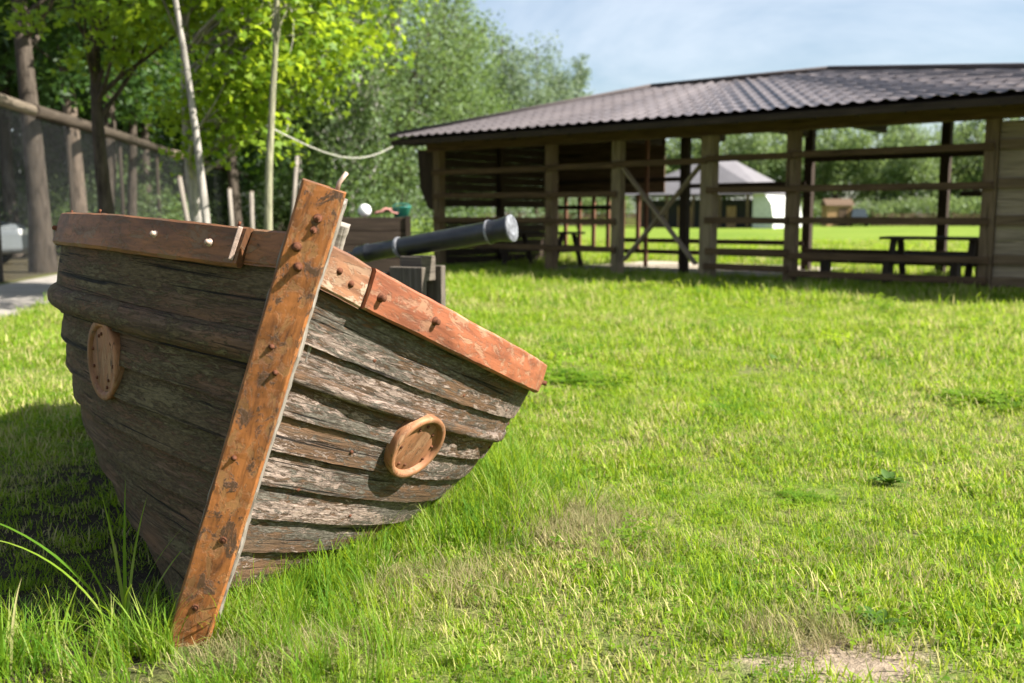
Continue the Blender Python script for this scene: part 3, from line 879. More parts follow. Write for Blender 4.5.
# trees of the dark wood at the left
T_WOOD = 'trees of the wood behind the fence'
forest_specs = [
    (44, 19.6, 11, .23, 'thick dark trunk at the left end of the log rail', M['bark'], (.0, .0)),
    (84, 22.6, 12, .20, 'brown trunk with a paler peeling patch second from the left of the wood', M['bark_brown'], (-.3, .2)),
    (104, 25.0, 11, .22, 'dark straight trunk close beside the brown peeling trunk', M['bark'], (.1, 0)),
    (133, 28.0, 11, .15, 'thin dark trunk behind the middle of the log rail', M['bark'], (.2, 0)),
    (152, 31.0, 12, .17, 'dark trunk half hidden behind the leaning pale pole', M['bark'], (.1, .2)),
    (17, 27.0, 12, .20, 'tree behind the chain link at the left edge with sky between its leaves', M['bark'], (0, 0)),
    (240, 33.0, 12, .20, 'dark tree behind the sapling and the pale fence posts', M['bark'], (0, 0)),
    (300, 40.0, 12, .14, 'thin grey trunk right of the sapling', M['bark_grey'], (.3, 0)),
]
for i, (px, d, h, r0, lab, bk, ln) in enumerate(forest_specs):
    tree('broadleaf_tree', lab, at(px, d), h, r0, (rnd.uniform(-.3, .3), 0, h*.66, 2.5, 2.5, h*.30), M['forest'], bk, 8500, .24, T_WOOD, ln, nlimb=20, clump=.55, first=.42)
# leaning pale pole trunk
tree('leaning_tree', 'thin pale trunk leaning left over the fence beside the log rail end', at(214, 11.8), 6.5, .055, (-.7, .2, 5.6, .9, .9, 1.0), M['maple'], M['bark_grey'], 900, .14, None, (-.85, .1), lobes=True, nlimb=8, first=.6)
# darker deep row closing the wood
deep = tree('dense_tree', 'dense dark tree', at(60, 36), 13, .24, (0, 0, 6.6, 3.6, 3.0, 5.6), M['forest'], M['bark'], 15000, .32, 'deep row of the wood', nlimb=34, clump=.5, first=.1)
deep_lab = ['dense dark tree filling the gap right of the thickest trunk', 'dense dark tree at the far left behind the parked car', 'dense dark tree left of the parked car', 'outermost dense dark tree left of the parked car', 'dense dark tree behind the thin trunks in the middle of the wood',
            'dense dark tree behind the leaning pale trunk', 'dense dark tree behind the pale maple trunk', 'dense dark tree behind the sapling', 'dense dark tree where the wood meets the birches']
deep['label'] = deep_lab[0]
for lab, (px, d, sc, rz) in zip(deep_lab[1:], ((-25, 33, 1.0, 1.1), (-140, 30, 1.0, 3.3), (-290, 27, 1.0, 4.4), (125, 40, 1.05, 2.4), (180, 44, 1.1, 3.9), (225, 50, 1.1, .5), (272, 56, 1.15, 5.1), (318, 62, 1.1, 1.9))):
    o = copy_tree(deep); o.location = at(px, d); o.rotation_euler.z = rz; o.scale = (sc,)*3; o['label'] = lab
# shrubs under the trees
def shrub(label, loc, r, h, n, ls, mat, group):
    t = thing('shrub', label, 'shrub', loc, 0, group)
    mb = MB(); cc = []
    for k in range(16):
        tip = Vector((rnd.gauss(0, .5)*r, rnd.gauss(0, .5)*r, h*rnd.uniform(.35, 1)))
        mb.tube(bend((rnd.gauss(0, .06), rnd.gauss(0, .06), 0), tip, 4, .1), [.022, .018, .014, .01, .005], 5, False); cc.append(tip)
    mb.build('stem', M['bark'], t)
    C = np.array([list(c) for c in cc]); idx = nrg.choice(len(C), n)
    pos = C[idx]+nrg.normal(size=(n, 3))*np.array([r*.25, r*.25, h*.16]); pos[:, 2] = np.abs(pos[:, 2])+.03
    leaf_mesh('crown', pos, nrg.normal(size=(n, 3))*.8+np.array([.2, 0, .7]), ls, mat, t)
    return t
G_SH = 'shrubs under the wood'
sh = shrub('sunlit green shrub between the dark trunks and the leaning pale trunk', at(140, 30), 1.8, 2.2, 4200, .17, M['birch'], G_SH)
for lab, (px, d, sc, rz) in (('low shrub behind the chain link by the thickest trunk', (62, 28, .8, 1)), ('low shrub behind the pale maple trunk', (212, 42, 1.2, 2)),
                             ('low shrub between the sapling and the thin grey trunk', (285, 46, 1.2, 3)), ('sunlit shrub left of the pavilion corner', (385, 52, 1.5, 4)), ('sunlit shrub above the boat stem', (335, 48, 1.4, 5)),
                             ('low shrub behind the second trunk of the wood', (95, 36, 1.2, 2.5)), ('low shrub at the far left beyond the parked car', (5, 34, 1.2, .5))):
    o = copy_tree(sh); o.location = at(px, d); o.scale = (sc,)*3; o.rotation_euler.z = rz; o['label'] = lab

# birches in the middle
G_B = 'birches left of the pavilion'
bspecs = [(352, 34, 14.5, .13, 2.3, 'tall grey green birch just right of the maple leaves'), (398, 36, 15, .14, 2.5, 'tall birch with drooping twigs above the left end of the roof'),
          (440, 40, 13.5, .13, 2.3, 'birch rising behind the left corner of the roof'), (322, 42, 15, .14, 2.6, 'birch half hidden behind the maple crown'),
          (372, 46, 16, .14, 2.8, 'birch behind the slack rope'), (465, 47, 12.2, .12, 2.1, 'rightmost birch with its tip against the sky')]
for px, d, h, r0, rx, lab in bspecs:
    tree('birch_tree', lab, at(px, d), h, r0, (0, 0, h*.56, rx, rx, h*.42), M['birch'], M['bark_birch'] if px in (322, 352) else M['bark'], 15000, .17, G_B, nlimb=44, clump=.40, droop=.9, first=.14, pointed=.6, shell=.55)
G_W = 'grey willows behind the roof'
for px, d, h, rx, lab in ((503, 62, 13.0, 3.3, 'pale grey willow behind the roof, nearest the birches'), (536, 68, 13.3, 3.1, 'pale grey willow in the middle of the three behind the roof'),
                          (552, 84, 14.2, 2.6, 'thin wispy willow behind the two fuller grey ones')):
    tree('willow_tree', lab, at(px, d), h, .18, (0, 0, h*.58, rx, rx, h*.40), M['willow'], M['bark'], 15000, .26, G_W, nlimb=30, clump=.42, first=.2, droop=.5)
tree('slim_tree', 'slim wispy tree standing apart against the sky left of the roof ridge', at(578, 90), 14.8, .16, (0, 0, 10.6, 1.1, 1.1, 4.4), M['willow'], M['bark'], 3200, .30, None, nlimb=18, clump=.5, first=.3)

# row of trees beyond the meadow, seen through the pavilion
fa = tree('meadow_tree', 'x', at(600, 118), 12, .25, (0, 0, 6.0, 4.2, 4.2, 5.4), M['far'], M['bark'], 9000, .45, 'trees beyond the meadow', nlimb=30, clump=.45, first=.12)
fb = tree('conifer_tree', 'x', at(935, 124), 12.5, .2, (0, 0, 6.0, 2.0, 2.0, 5.6), M['conifer'], M['bark'], 7000, .40, 'conifers beyond the meadow', nlimb=36, clump=.4, first=.08)
fa['label'] = 'rounded green tree beyond the meadow behind the slatted end of the pavilion'
fb['label'] = 'dark conifer beyond the meadow, seen left of the plank wall between the rails'
far_specs = [(fa, 480, 112, .85, 'rounded tree beyond the meadow hidden behind the dark left bay'), (fa, 640, 126, .95, 'rounded tree beyond the meadow above the left end of the grey roofed hall'),
             (fa, 682, 130, 1.0, 'rounded tree beyond the meadow behind the cross braced gate'), (fa, 722, 134, 1.02, 'rounded tree beyond the meadow behind the peak of the grey roof'),
             (fa, 760, 122, .98, 'rounded tree beyond the meadow above the white gable of the hall'), (fa, 800, 128, 1.0, 'rounded tree beyond the meadow between the middle posts'),
             (fa, 836, 118, .92, 'rounded tree beyond the meadow above the orange timber shed'), (fa, 872, 126, 1.02, 'rounded tree beyond the meadow behind the parked dark van'),
             (fa, 905, 116, .88, 'rounded tree beyond the meadow above the table end'), (fa, 968, 120, .95, 'rounded tree beyond the meadow touching the plank wall'),
             (fa, 1010, 124, 1.05, 'rounded tree beyond the meadow hidden behind the plank wall'), (fa, 1060, 116, 1.0, 'rounded tree beyond the meadow outside the right edge'),
             (fb, 812, 140, .95, 'dark conifer beyond the meadow just right of the middle posts'), (fb, 888, 138, 1.0, 'dark conifer beyond the meadow between two rounded trees'), (fb, 955, 132, 1.1, 'taller dark conifer beyond the meadow nearest the plank wall'),
             (fa, 560, 124, .95, 'rounded tree beyond the meadow behind the second bay'), (fa, 520, 128, .9, 'rounded tree beyond the meadow behind the dark boards')]
for k, (src, px, d, sc, lab) in enumerate(far_specs):
    o = copy_tree(src); o.location = at(px, d); o.scale = (sc*1.1, sc*1.1, sc*1.17); o.rotation_euler.z = k*1.37; o['label'] = lab
hs = shrub('leafy bush at the far edge of the meadow under the conifers', at(915, 112), 3.0, 2.6, 3000, .35, M['far'], 'bushes at the far edge of the meadow')
for lab, px, sc in (('leafy bush at the far edge of the meadow next to the parked dark van', 878, .9), ('leafy bush at the far edge of the meadow by the plank wall', 970, 1.05), ('leafy bush at the far edge of the meadow by the white gable', 790, .85),
                    ('leafy bush at the far edge of the meadow left of the grey roofed hall', 600, 1.1), ('leafy bush at the far edge of the meadow behind the dark tables', 560, 1.0)):
    o = copy_tree(hs); o.location = at(px, 112); o.scale = (sc,)*3; o.rotation_euler.z = px; o['label'] = lab

# ------------------------------------------------------------------ hall, shed and vehicles beyond the meadow
hall = thing('hall', 'low hall with a big grey hipped roof and a white gable end beyond the meadow', 'hall', at(712, 98), -.55)
mb = MB()
HX, HY = 6.6, 5.0
mb.box((0, 0, 1.3), (HX*2-1.2, HY*2-2, 2.6)); mb.build('wall', M['dark_wall'], hall)
mb = MB()
rf = [(-HX-1.6, -HY-.8, 3.1), (HX+.3, -HY-.8, 3.1), (HX+.3, HY+.8, 3.1), (-HX-1.6, HY+.8, 3.1), (-.2, -1.0, 6.6), (1.4, 1.0, 6.6)]
mb.v += [Vector(p) for p in rf]
for f in ((0, 1, 4), (1, 2, 5, 4), (2, 3, 5), (3, 0, 4, 5), (3, 2, 1, 0)): mb.quad(list(f), [(rf[i][0], rf[i][1]) for i in f])
mb.build('roof', M['grey_roof'], hall)
for x in (-7.6, -5.2, -2.6, 0, 2.6, 5.2):
    mb = MB(); mb.box((x, -HY-.5, 1.54), (.22, .22, 3.08)); mb.build('post', M['brown_wall'], hall)
# white rounded end
mb = MB(); prof_ = [(6.2, 0), (6.2, 3.4), (5.6, 3.9), (4.4, 3.4), (3.0, 3.0)]
ga = [(5.6, 0), (5.6, 3.0), (5.9, 3.4), (6.6, 3.2), (7.3, 2.2), (7.5, 1.0), (7.5, 0)]
b = len(mb.v)
for y in (-HY-.3, HY-1):
    mb.v += [Vector((x, y, z)) for x, z in ga]
k = len(ga)
mb.quad([b+i for i in range(k)], [(x, z) for x, z in ga]); mb.quad([b+k+i for i in range(k)][::-1], [(x, z) for x, z in ga][::-1])
for i in range(k):
    j = (i+1) % k; mb.quad([b+i, b+k+i, b+k+j, b+j], [(0, 0), (0, 1), (1, 1), (1, 0)])
mb.build('white_end', M['white_wall'], hall)
for x, w, c in ((-4.2, 1.2, 'brown_wall'), (-1.4, 1.4, 'orange_wood'), (1.2, 1.2, 'brown_wall'), (3.2, .9, 'orange_wood')):
    mb = MB(); mb.box((x, -HY+.96, 1.0), (w, .08, 2.0)); mb.build('door', M[c], hall)

shed = thing('shed', 'small orange timber shed at the far edge of the meadow', 'shed', at(834, 106))
mb = MB(); mb.box((0, 0, 1.1), (2.6, 2.0, 2.2)); mb.build('wall', M['orange_wood'], shed)
mb = MB(); mb.v += [Vector(p) for p in ((-1.5, -1.2, 2.2), (1.5, -1.2, 2.2), (1.5, 1.2, 2.2), (-1.5, 1.2, 2.2), (-1.5, 0, 2.9), (1.5, 0, 2.9))]
for f in ((0, 1, 5, 4), (2, 3, 4, 5), (1, 2, 5), (3, 0, 4), (3, 2, 1, 0)): mb.quad(list(f), [(i*.3, i*.2) for i in f])
mb.build('roof', M['brown_wall'], shed)
mb = MB(); mb.box((.3, -1.03, .95), (.8, .05, 1.9)); mb.build('door', M['brown_wall'], shed)

def far_fence(label, px_a, px_b, d, h):
    a_, b_ = at(px_a, d), at(px_b, d); L = (b_-a_).length
    t = thing('board_fence', label, 'fence', (a_+b_)/2)
    n = int(L/2)
    mb = MB()
    for i in range(n+1): mb.box((-L/2+L*i/n, .1, h/2), (.14, .14, h+.1))
    mb.build('post', M['brown_wall'], t)
    mb = MB(); z = .2
    while z < h: mb.box((0, 0, z), (L, .04, .2)); z += .26
    mb.build('boards', M['brown_wall'], t)
far_fence('low brown board fence at the far edge of the meadow under the conifers', 870, 1030, 109, 1.5)
far_fence('low brown board fence beyond the meadow, left of the grey roofed hall', 470, 640, 109, 1.5)

def car(label, loc, rz, paint, L=4.2, W=1.75, H=1.48):
    t = thing('parked_car', label, 'car', loc, rz)
    side = [(-L/2, .35), (-L/2+.02, .75), (-L/2+.15, .92), (-L/2+.95, 1.02), (L/2-.35, .98), (L/2-.03, .85), (L/2, .4), (L/2-.1, .25), (-L/2+.1, .25)]
    cab = [(-L/2+.75, 1.0), (-L/2+1.55, H-.03), (-L/2+2.2, H), (L/2-.95, H-.04), (L/2-.28, .99)]
    def extr(poly, w0, w1, zt):
        mb = MB(); b = len(mb.v); k = len(poly)
        for sg in (-1, 1):
            mb.v += [Vector((x, sg*(w0 if z <= zt else w1)/2, z)) for x, z in poly]
        mb.quad([b+i for i in range(k)], [(x, z) for x, z in poly]); mb.quad([b+k+i for i in range(k)][::-1], [(x, z) for x, z in poly][::-1])
        for i in range(k):
            j = (i+1) % k; mb.quad([b+i, b+k+i, b+k+j, b+j], [(0, 0), (0, 1), (1, 1), (1, 0)])
        return mb
    o = extr(side, W, W-.06, .95).build('body', paint, t)
    md = o.modifiers.new('bevel', 'BEVEL'); md.width = .06; md.segments = 3
    o = extr(cab, W-.1, W-.42, 1.1).build('cabin', M['glass'], t)
    md = o.modifiers.new('bevel', 'BEVEL'); md.width = .03; md.segments = 2
    top = [(x, z+.012) for x, z in cab[1:4]]
    mb = MB(); mb.grid([[Vector((x, y, z)) for x, z in top] for y in (-(W-.44)/2, (W-.44)/2)], [[(x, y) for x, z in top] for y in (0, 1)], False)
    o = mb.build('roof', paint, t); md = o.modifiers.new('t', 'SOLIDIFY'); md.thickness = .03
    for x in (-.15, L/2-1.0):
        for sg in (-1, 1):
            mb = MB(); mb.beam((x, sg*(W-.06)/2*.93, 1.0), (x, sg*(W-.40)/2, H-.03), .05, .07); mb.build('pillar', paint, t)
    for x in (-L/2+.78, L/2-.78):
        for sg in (-1, 1):
            mb = MB(); mb.lathe([(.17, -.09), (.29, -.1), (.32, -.07), (.32, .07), (.29, .1), (.17, .09)], (x, sg*(W/2-.08), .32), (0, 1, 0), 24)
            w_ = mb.build('wheel', M['tyre'], t)
            mb = MB(); mb.lathe([(.19, -.085), (.12, -.07), (0, -.075), (0, .075), (.12, .07), (.19, .085)], (x, sg*(W/2-.08), .32), (0, 1, 0), 20); mb.build('rim', M['rim'], w_)
    for sg in (-1, 1):
        mb = MB(); mb.box((-L/2+.05, sg*.62, .74), (.10, .34, .14), bev=.02); mb.build('headlight', M['lamp'], t)
    return t
car('silver car parked behind the chain link fence at the left edge', Vector((-13.3, 22.5, 0)), R(172), M['car_silver'])
car('dark van like car parked at the far edge of the meadow beside the orange shed', at(856, 104), R(75), M['car_dark'], 3.9, 1.7, 1.85)

# ------------------------------------------------------------------ fence of logs and chain link at the left
fence = thing('chain_link_fence', 'tall chain link fence with a log top rail along the gravel path at the left', 'fence', F0)
def fp(t, z, off=0.0): return FD*t+FN*off+Vector((0, 0, z))
FH = 3.0; FA, FB = -8.0, 34.0
posts = [FA+k*4.2 for k in range(11)]
for k, t_ in enumerate(posts):
    mb = MB(); mb.tube([fp(t_, -.1, -.12), fp(t_+.02, 1.5, -.12), fp(t_, FH+.05, -.12)], [.05, .05, .045], 10); mb.build('post', M['log_dark'], fence)
lg = [(FA, 2.1, M['log']), (2.16, 14.5, M['log_dark']), (14.56, 21.0, M['log']), (21.1, FB, M['log_dark'])]
for a_, b_, mt in lg:
    mb = MB(); mb.tube([fp(a_, FH), fp((a_+b_)/2, FH+.03), fp(b_, FH)], [.12, .115, .10], 12); mb.build('top_rail', mt, fence)
mb = MB(); sp = .085
n_ = int((FB-FA+FH)/sp)
for k in range(n_):
    for sg in (1, -1):
        t0 = FA+k*sp-(FH if sg > 0 else 0); t1 = t0+FH*sg if sg > 0 else t0-FH
        za, zb = .02, FH-.08
        p0 = (t0, za); p1 = (t1, zb)
        if sg < 0: p0 = (t0, za); p1 = (t0-FH, zb)
        lo, hi = min(p0[0], p1[0]), max(p0[0], p1[0])
        if hi < FA or lo > FB: continue
        def clip(t_):
            f = (t_-p0[0])/(p1[0]-p0[0]); return (t_, p0[1]+(p1[1]-p0[1])*f)
        q0 = p0 if FA <= p0[0] <= FB else clip(FA if p0[0] < FA else FB)
        q1 = p1 if FA <= p1[0] <= FB else clip(FA if p1[0] < FA else FB)
        o_ = .004*sg
        mb.tube([fp(q0[0], q0[1], o_), fp(q1[0], q1[1], o_)], .0020, 3, False, False)
mb.build('wire_mesh', M['wire'], fence)
# pale slats propped along the fence further back
for lab, px, d, h, lean in (('short pale post beside the fence, left of the sapling', 235, 19.5, 1.62, -.05), ('shorter pale post beside the fence, next to the sapling', 253, 19.0, 1.55, .02),
                            ('thin pale pole against the fence right of the leaning trunk', 198, 17.0, 1.75, -.25), ('grey leaning pole behind the stem head, right of the sapling', 289, 22.0, 2.4, .25)):
    t = thing('wooden_post', lab, 'post', at(px, d))
    mb = MB(); mb.tube([Vector((0, 0, -.05)), Vector((lean*.5, .01, h*.5)), Vector((lean, 0, h))], [.05, .047, .042], 8); mb.build('pole', M['grey_wood'], t)
    mb = MB(); mb.tube([Vector((lean, 0, h)), Vector((lean*1.01, 0, h+.02))], [.046, .03], 8); mb.build('end_cap', M['log'], t)

# ------------------------------------------------------------------ dark planter box with things on it, behind the cannon
bx_ = at(375, 13.0)
box = thing('planter_box', 'dark brown wooden box standing on the grass behind the cannon', 'box', bx_, .1)
mb = MB(); z = .03
for k in range(6):
    mb.box((0, 0, z+.088), (.92, .50, .17), bev=.006); z += .176
mb.build('side_boards', M['dark_beam'], box)
mb = MB()
for x in (-.44, .44):
    for y in (-.24, .24): mb.box((x, y, .55), (.07, .07, 1.10), bev=.005)
mb.build('corner_post', M['dark_beam'], box)
ball = MB(); ball.lathe([(.001, -.085)]+[(.085*math.cos(t), .085*math.sin(t)) for t in np.linspace(-1.45, 1.45, 14)]+[(.001, .085)], (0, 0, .085), (0, 0, 1), 20)
o = ball.build('ball', M['white_ball']); o.location = bx_+Vector((-.12, .0, 1.086)); tag(o, 'white ball resting on the dark wooden box', 'ball')
mb = MB(); b = []
rows = []
for i in range(9):
    rows.append([Vector((-.15+.3*i/8, -.12+.24*j/6, .03+.06*math.exp(-((i-4)/3)**2)*(1+.4*math.sin(i*1.7+j)))) for j in range(7)])
mb.grid(rows, [[(i*.03, j*.03) for j in range(7)] for i in range(9)])
o = mb.build('folded_cloth', M['pink']); o.location = bx_+Vector((.17, .0, 1.08)); tag(o, 'crumpled dusty pink cloth on the dark wooden box', 'cloth')
md = o.modifiers.new('t', 'SOLIDIFY'); md.thickness = .02
tub = thing('tub', 'teal plastic tub on the end of the dark wooden box', 'tub', bx_+Vector((.36, 0, 1.086)))
mb = MB(); mb.lathe([(0, 0.0), (.09, 0), (.115, .12), (.125, .125), (.125, .135), (.108, .135), (.085, .02), (0, .02)], (0, 0, 0), (0, 0, 1), 20); mb.build('bowl', M['teal'], tub)
mb = MB(); mb.tube([Vector((-.12, 0, .125))]+[Vector((-.12*math.cos(t), 0, .125+.05*math.sin(t))) for t in np.linspace(.2, 2.9, 8)]+[Vector((.12, 0, .125))], .006, 6); mb.build('handle', M['teal'], tub)

# ------------------------------------------------------------------ ground
def ground_material():
    m, nt, out = newmat('lawn soil and far meadow'); T = NT(nt)
    pos = T.n('ShaderNodeNewGeometry').outputs['Position']
    fl = T.mapping(pos, (1, 1, 0))
    a = T.noise(fl, .6, 4, .6); b = T.noise(fl, 6, 6, .7); c = T.noise(fl, 40, 4, .7)
    green = T.ramp(b, [(.3, (.060, .10, .014)), (.55, (.115, .17, .02)), (.75, (.17, .21, .04))])
    soil = T.ramp(c, [(.3, (.075, .055, .035)), (.6, (.17, .13, .085)), (.8, (.27, .22, .15))])
    f = T.ramp(T.math('ADD', T.math('MULTIPLY', a, .5), T.math('MULTIPLY', b, .5)), [(.44, 0.0), (.60, .8)])
    g1 = T.mix(f, green, soil)
    sep = T.n('ShaderNodeSeparateXYZ'); T.l(pos, sep.inputs[0])
    mead = T.n('ShaderNodeMapRange'); mead.inputs['From Min'].default_value = 20; mead.inputs['From Max'].default_value = 45
    T.l(sep.outputs['Y'], mead.inputs['Value'])
    far = T.ramp(T.noise(fl, .12, 5, .65), [(.3, (.10, .165, .018)), (.55, (.15, .21, .026)), (.75, (.21, .25, .045))])
    g2 = T.mix(mead.outputs[0], g1, far)
    # bare earth in the wood behind the fence
    side = T.n('ShaderNodeVectorMath', operation='DOT_PRODUCT'); T.l(pos, side.inputs[0]); side.inputs[1].default_value = tuple(FN)
    k0 = F0.dot(FN)
    w = T.ramp(T.math('ADD', T.math('MULTIPLY', T.math('SUBTRACT', k0+.3, side.outputs['Value']), .6), T.math('MULTIPLY', b, .5)), [(.3, 0.0), (.6, 1.0)])
    g3 = T.mix(w, g2, T.mix(b, (.05, .04, .025), (.10, .085, .05)))
    # worn bare patch in the foreground
    d = T.n('ShaderNodeVectorMath', operation='DISTANCE'); T.l(T.mapping(pos, (1, 1.5, 0)), d.inputs[0]); d.inputs[1].default_value = (.83, 2.36*1.5, 0)
    bp = T.ramp(T.math('ADD', d.outputs['Value'], T.math('MULTIPLY', T.math('SUBTRACT', T.noise(fl, 9, 4, .6), .5), .5)), [(.15, 1.0), (.33, 0.0)])
    g4 = T.mix(bp, g3, T.ramp(c, [(.3, (.15, .115, .082)), (.7, (.34, .27, .20))]))
    # dark patch deepening the boat's shade, put into the ground colour
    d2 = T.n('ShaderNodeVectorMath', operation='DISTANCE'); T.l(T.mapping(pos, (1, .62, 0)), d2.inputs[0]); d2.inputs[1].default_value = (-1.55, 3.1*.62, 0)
    shd_ = T.ramp(T.math('ADD', d2.outputs['Value'], T.math('MULTIPLY', T.math('SUBTRACT', T.noise(fl, 5, 4, .6), .5), .5)), [(.75, 1.0), (1.0, 0.0)])
    g4 = T.mix(shd_, g4, T.ramp(c, [(.3, (.018, .014, .010)), (.7, (.060, .048, .034))]))
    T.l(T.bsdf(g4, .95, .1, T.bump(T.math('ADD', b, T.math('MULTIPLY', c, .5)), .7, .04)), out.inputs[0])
    return m
def sheet(name, pts, z, mat):
    me = bpy.data.meshes.new(name); me.from_pydata([(x, y, z) for x, y in pts], [], [list(range(len(pts)))])
    me.materials.append(mat); o = bpy.data.objects.new(name, me); COL.objects.link(o); o['kind'] = 'structure'; return o
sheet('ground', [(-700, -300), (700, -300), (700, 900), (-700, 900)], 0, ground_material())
def gravel_material(name, a, b):
    m, nt, out = newmat(name); T = NT(nt)
    pos = T.n('ShaderNodeNewGeometry').outputs['Position']
    n1 = T.noise(pos, 1.1, 4, .6); n2 = T.noise(pos, 60, 4, .7)
    c = T.mix(T.ramp(n1, [(.3, 0.0), (.7, 1.0)]), a, b)
    c = T.mix(T.ramp(n2, [(.35, .6), (.6, 0.0)]), c, tuple(x*.5 for x in a))
    T.l(T.bsdf(c, .95, .1, T.bump(n2, .6, .02)), out.inputs[0]); return m
gm = gravel_material('grey gravel', (.26, .235, .21), (.38, .35, .315))
PR = Vector((-5.45, 10.6, 0))
pw_ = (PR-F0).dot(FN)
pp = []
for t_ in np.linspace(-14, 60, 75):
    q = F0+FD*t_+FN*(pw_+.18*smooth_noise(t_*.7, 3)+.06*smooth_noise(t_*3, 8)); pp.append((q.x, q.y))
for t_ in (60, -14):
    q = F0+FD*t_+FN*.15; pp.append((q.x, q.y))
sheet('path', pp, .004, gm)
sm = gravel_material('pale trodden sand', (.36, .31, .24), (.50, .44, .35))
pp = []
for d in np.linspace(1.2, 5.4, 20): q = wall(-4.6+.25*smooth_noise(d*1.3, 2), d); pp.append((q.x, q.y))
for d in np.linspace(5.4, 1.2, 20): q = wall(.6+.3*smooth_noise(d*1.3, 9), d); pp.append((q.x, q.y))
sheet('sand_floor', pp, .004, sm)

# ------------------------------------------------------------------ grass
def tuft_mesh(name, nb, rad, lmin, lmax, wid, curl, mat, seg=3, clover=0, upright=.35):
    vs = []; fs = []; att = []
    for k in range(nb):
        r = rad*math.sqrt(rnd.random()); t = rnd.uniform(0, 6.283)
        p = Vector((r*math.cos(t), r*math.sin(t), -.004))
        L = rnd.uniform(lmin, lmax)*(.75+.5*rnd.random()); az = rnd.uniform(0, 6.283)
        dirh = Vector((math.cos(az), math.sin(az), 0)); sidev = Vector((-dirh.y, dirh.x, 0))
        tilt = abs(rnd.gauss(0, upright)); cu = curl*rnd.uniform(.3, 1.3); w = wid*rnd.uniform(.7, 1.3)
        a = rnd.random(); b = len(vs)
        for i in range(seg+1):
            f = i/seg; th = tilt+cu*f
            vs.append(p-sidev*w*(1-f**1.6)*.5); vs.append(p+sidev*w*(1-f**1.6)*.5); att += [a, a]
            p = p+(dirh*math.sin(th)+Vector((0, 0, math.cos(th))))*(L/seg)
        for i in range(seg): fs.append((b+2*i, b+2*i+1, b+2*i+3, b+2*i+2))
    for k in range(clover):
        r = rad*math.sqrt(rnd.random()); t = rnd.uniform(0, 6.283); p = Vector((r*math.cos(t), r*math.sin(t), rnd.uniform(.012, .035)))
        a = rnd.uniform(.1, .45)
        for j in range(3):
            z = t+j*2.094; d = Vector((math.cos(z), math.sin(z), .12)); s_ = Vector((-math.sin(z), math.cos(z), 0)); q = .011
            b = len(vs); vs += [p, p+d*q+s_*q*.6, p+d*q*1.7, p+d*q-s_*q*.6]; att += [a]*4; fs.append((b, b+1, b+2, b+3))
    me = bpy.data.meshes.new(name); me.from_pydata([tuple(v) for v in vs], [], fs)
    at_ = me.attributes.new('blade', 'FLOAT', 'POINT'); at_.data.foreach_set('value', att)
    me.materials.append(mat); me.update()
    return bpy.data.objects.new(name, me)

def scatter(name, label, tufts, P, rot, scl, seed, pick=None):
    """one grass object: tufts instanced on a cloud of points by geometry nodes"""
    src = bpy.data.collections.new(name+'_tufts')
    for t in tufts: src.objects.link(t)
    n = len(P); me = bpy.data.meshes.new(name); me.vertices.add(n); me.vertices.foreach_set('co', np.asarray(P, np.float32).ravel())
    a = me.attributes.new('rot', 'FLOAT_VECTOR', 'POINT'); a.data.foreach_set('vector', np.asarray(rot, np.float32).ravel())
    a = me.attributes.new('scl', 'FLOAT', 'POINT'); a.data.foreach_set('value', np.asarray(scl, np.float32))
    a = me.attributes.new('pick', 'INT', 'POINT'); a.data.foreach_set('value', (nrg.integers(0, len(tufts), n) if pick is None else pick).astype(np.int32))
    o = bpy.data.objects.new(name, me); COL.objects.link(o); tag(o, label, 'grass', kind='stuff')
    g = bpy.data.node_groups.new(name, 'GeometryNodeTree')
    g.interface.new_socket('Geometry', in_out='INPUT', socket_type='NodeSocketGeometry'); g.interface.new_socket('Geometry', in_out='OUTPUT', socket_type='NodeSocketGeometry')
    N = g.nodes; gi = N.new('NodeGroupInput'); go = N.new('NodeGroupOutput'); ip = N.new('GeometryNodeInstanceOnPoints'); ci = N.new('GeometryNodeCollectionInfo')
    ci.inputs['Collection'].default_value = src; ci.inputs['Separate Children'].default_value = True; ci.inputs['Reset Children'].default_value = True
    def na(nm, ty):
        q = N.new('GeometryNodeInputNamedAttribute'); q.data_type = ty; q.inputs[0].default_value = nm
        return [s for s in q.outputs if s.enabled][0]
    L = g.links.new
    L(gi.outputs[0], ip.inputs['Points']); L(ci.outputs[0], ip.inputs['Instance']); ip.inputs['Pick Instance'].default_value = True
    L(na('pick', 'INT'), ip.inputs['Instance Index'])
    e2r = N.new('FunctionNodeEulerToRotation'); L(na('rot', 'FLOAT_VECTOR'), e2r.inputs[0]); L(e2r.outputs[0], ip.inputs['Rotation'])
    L(na('scl', 'FLOAT'), ip.inputs['Scale']); L(ip.outputs[0], go.inputs[0])
    md = o.modifiers.new('tufts', 'NODES'); md.node_group = g
    return o

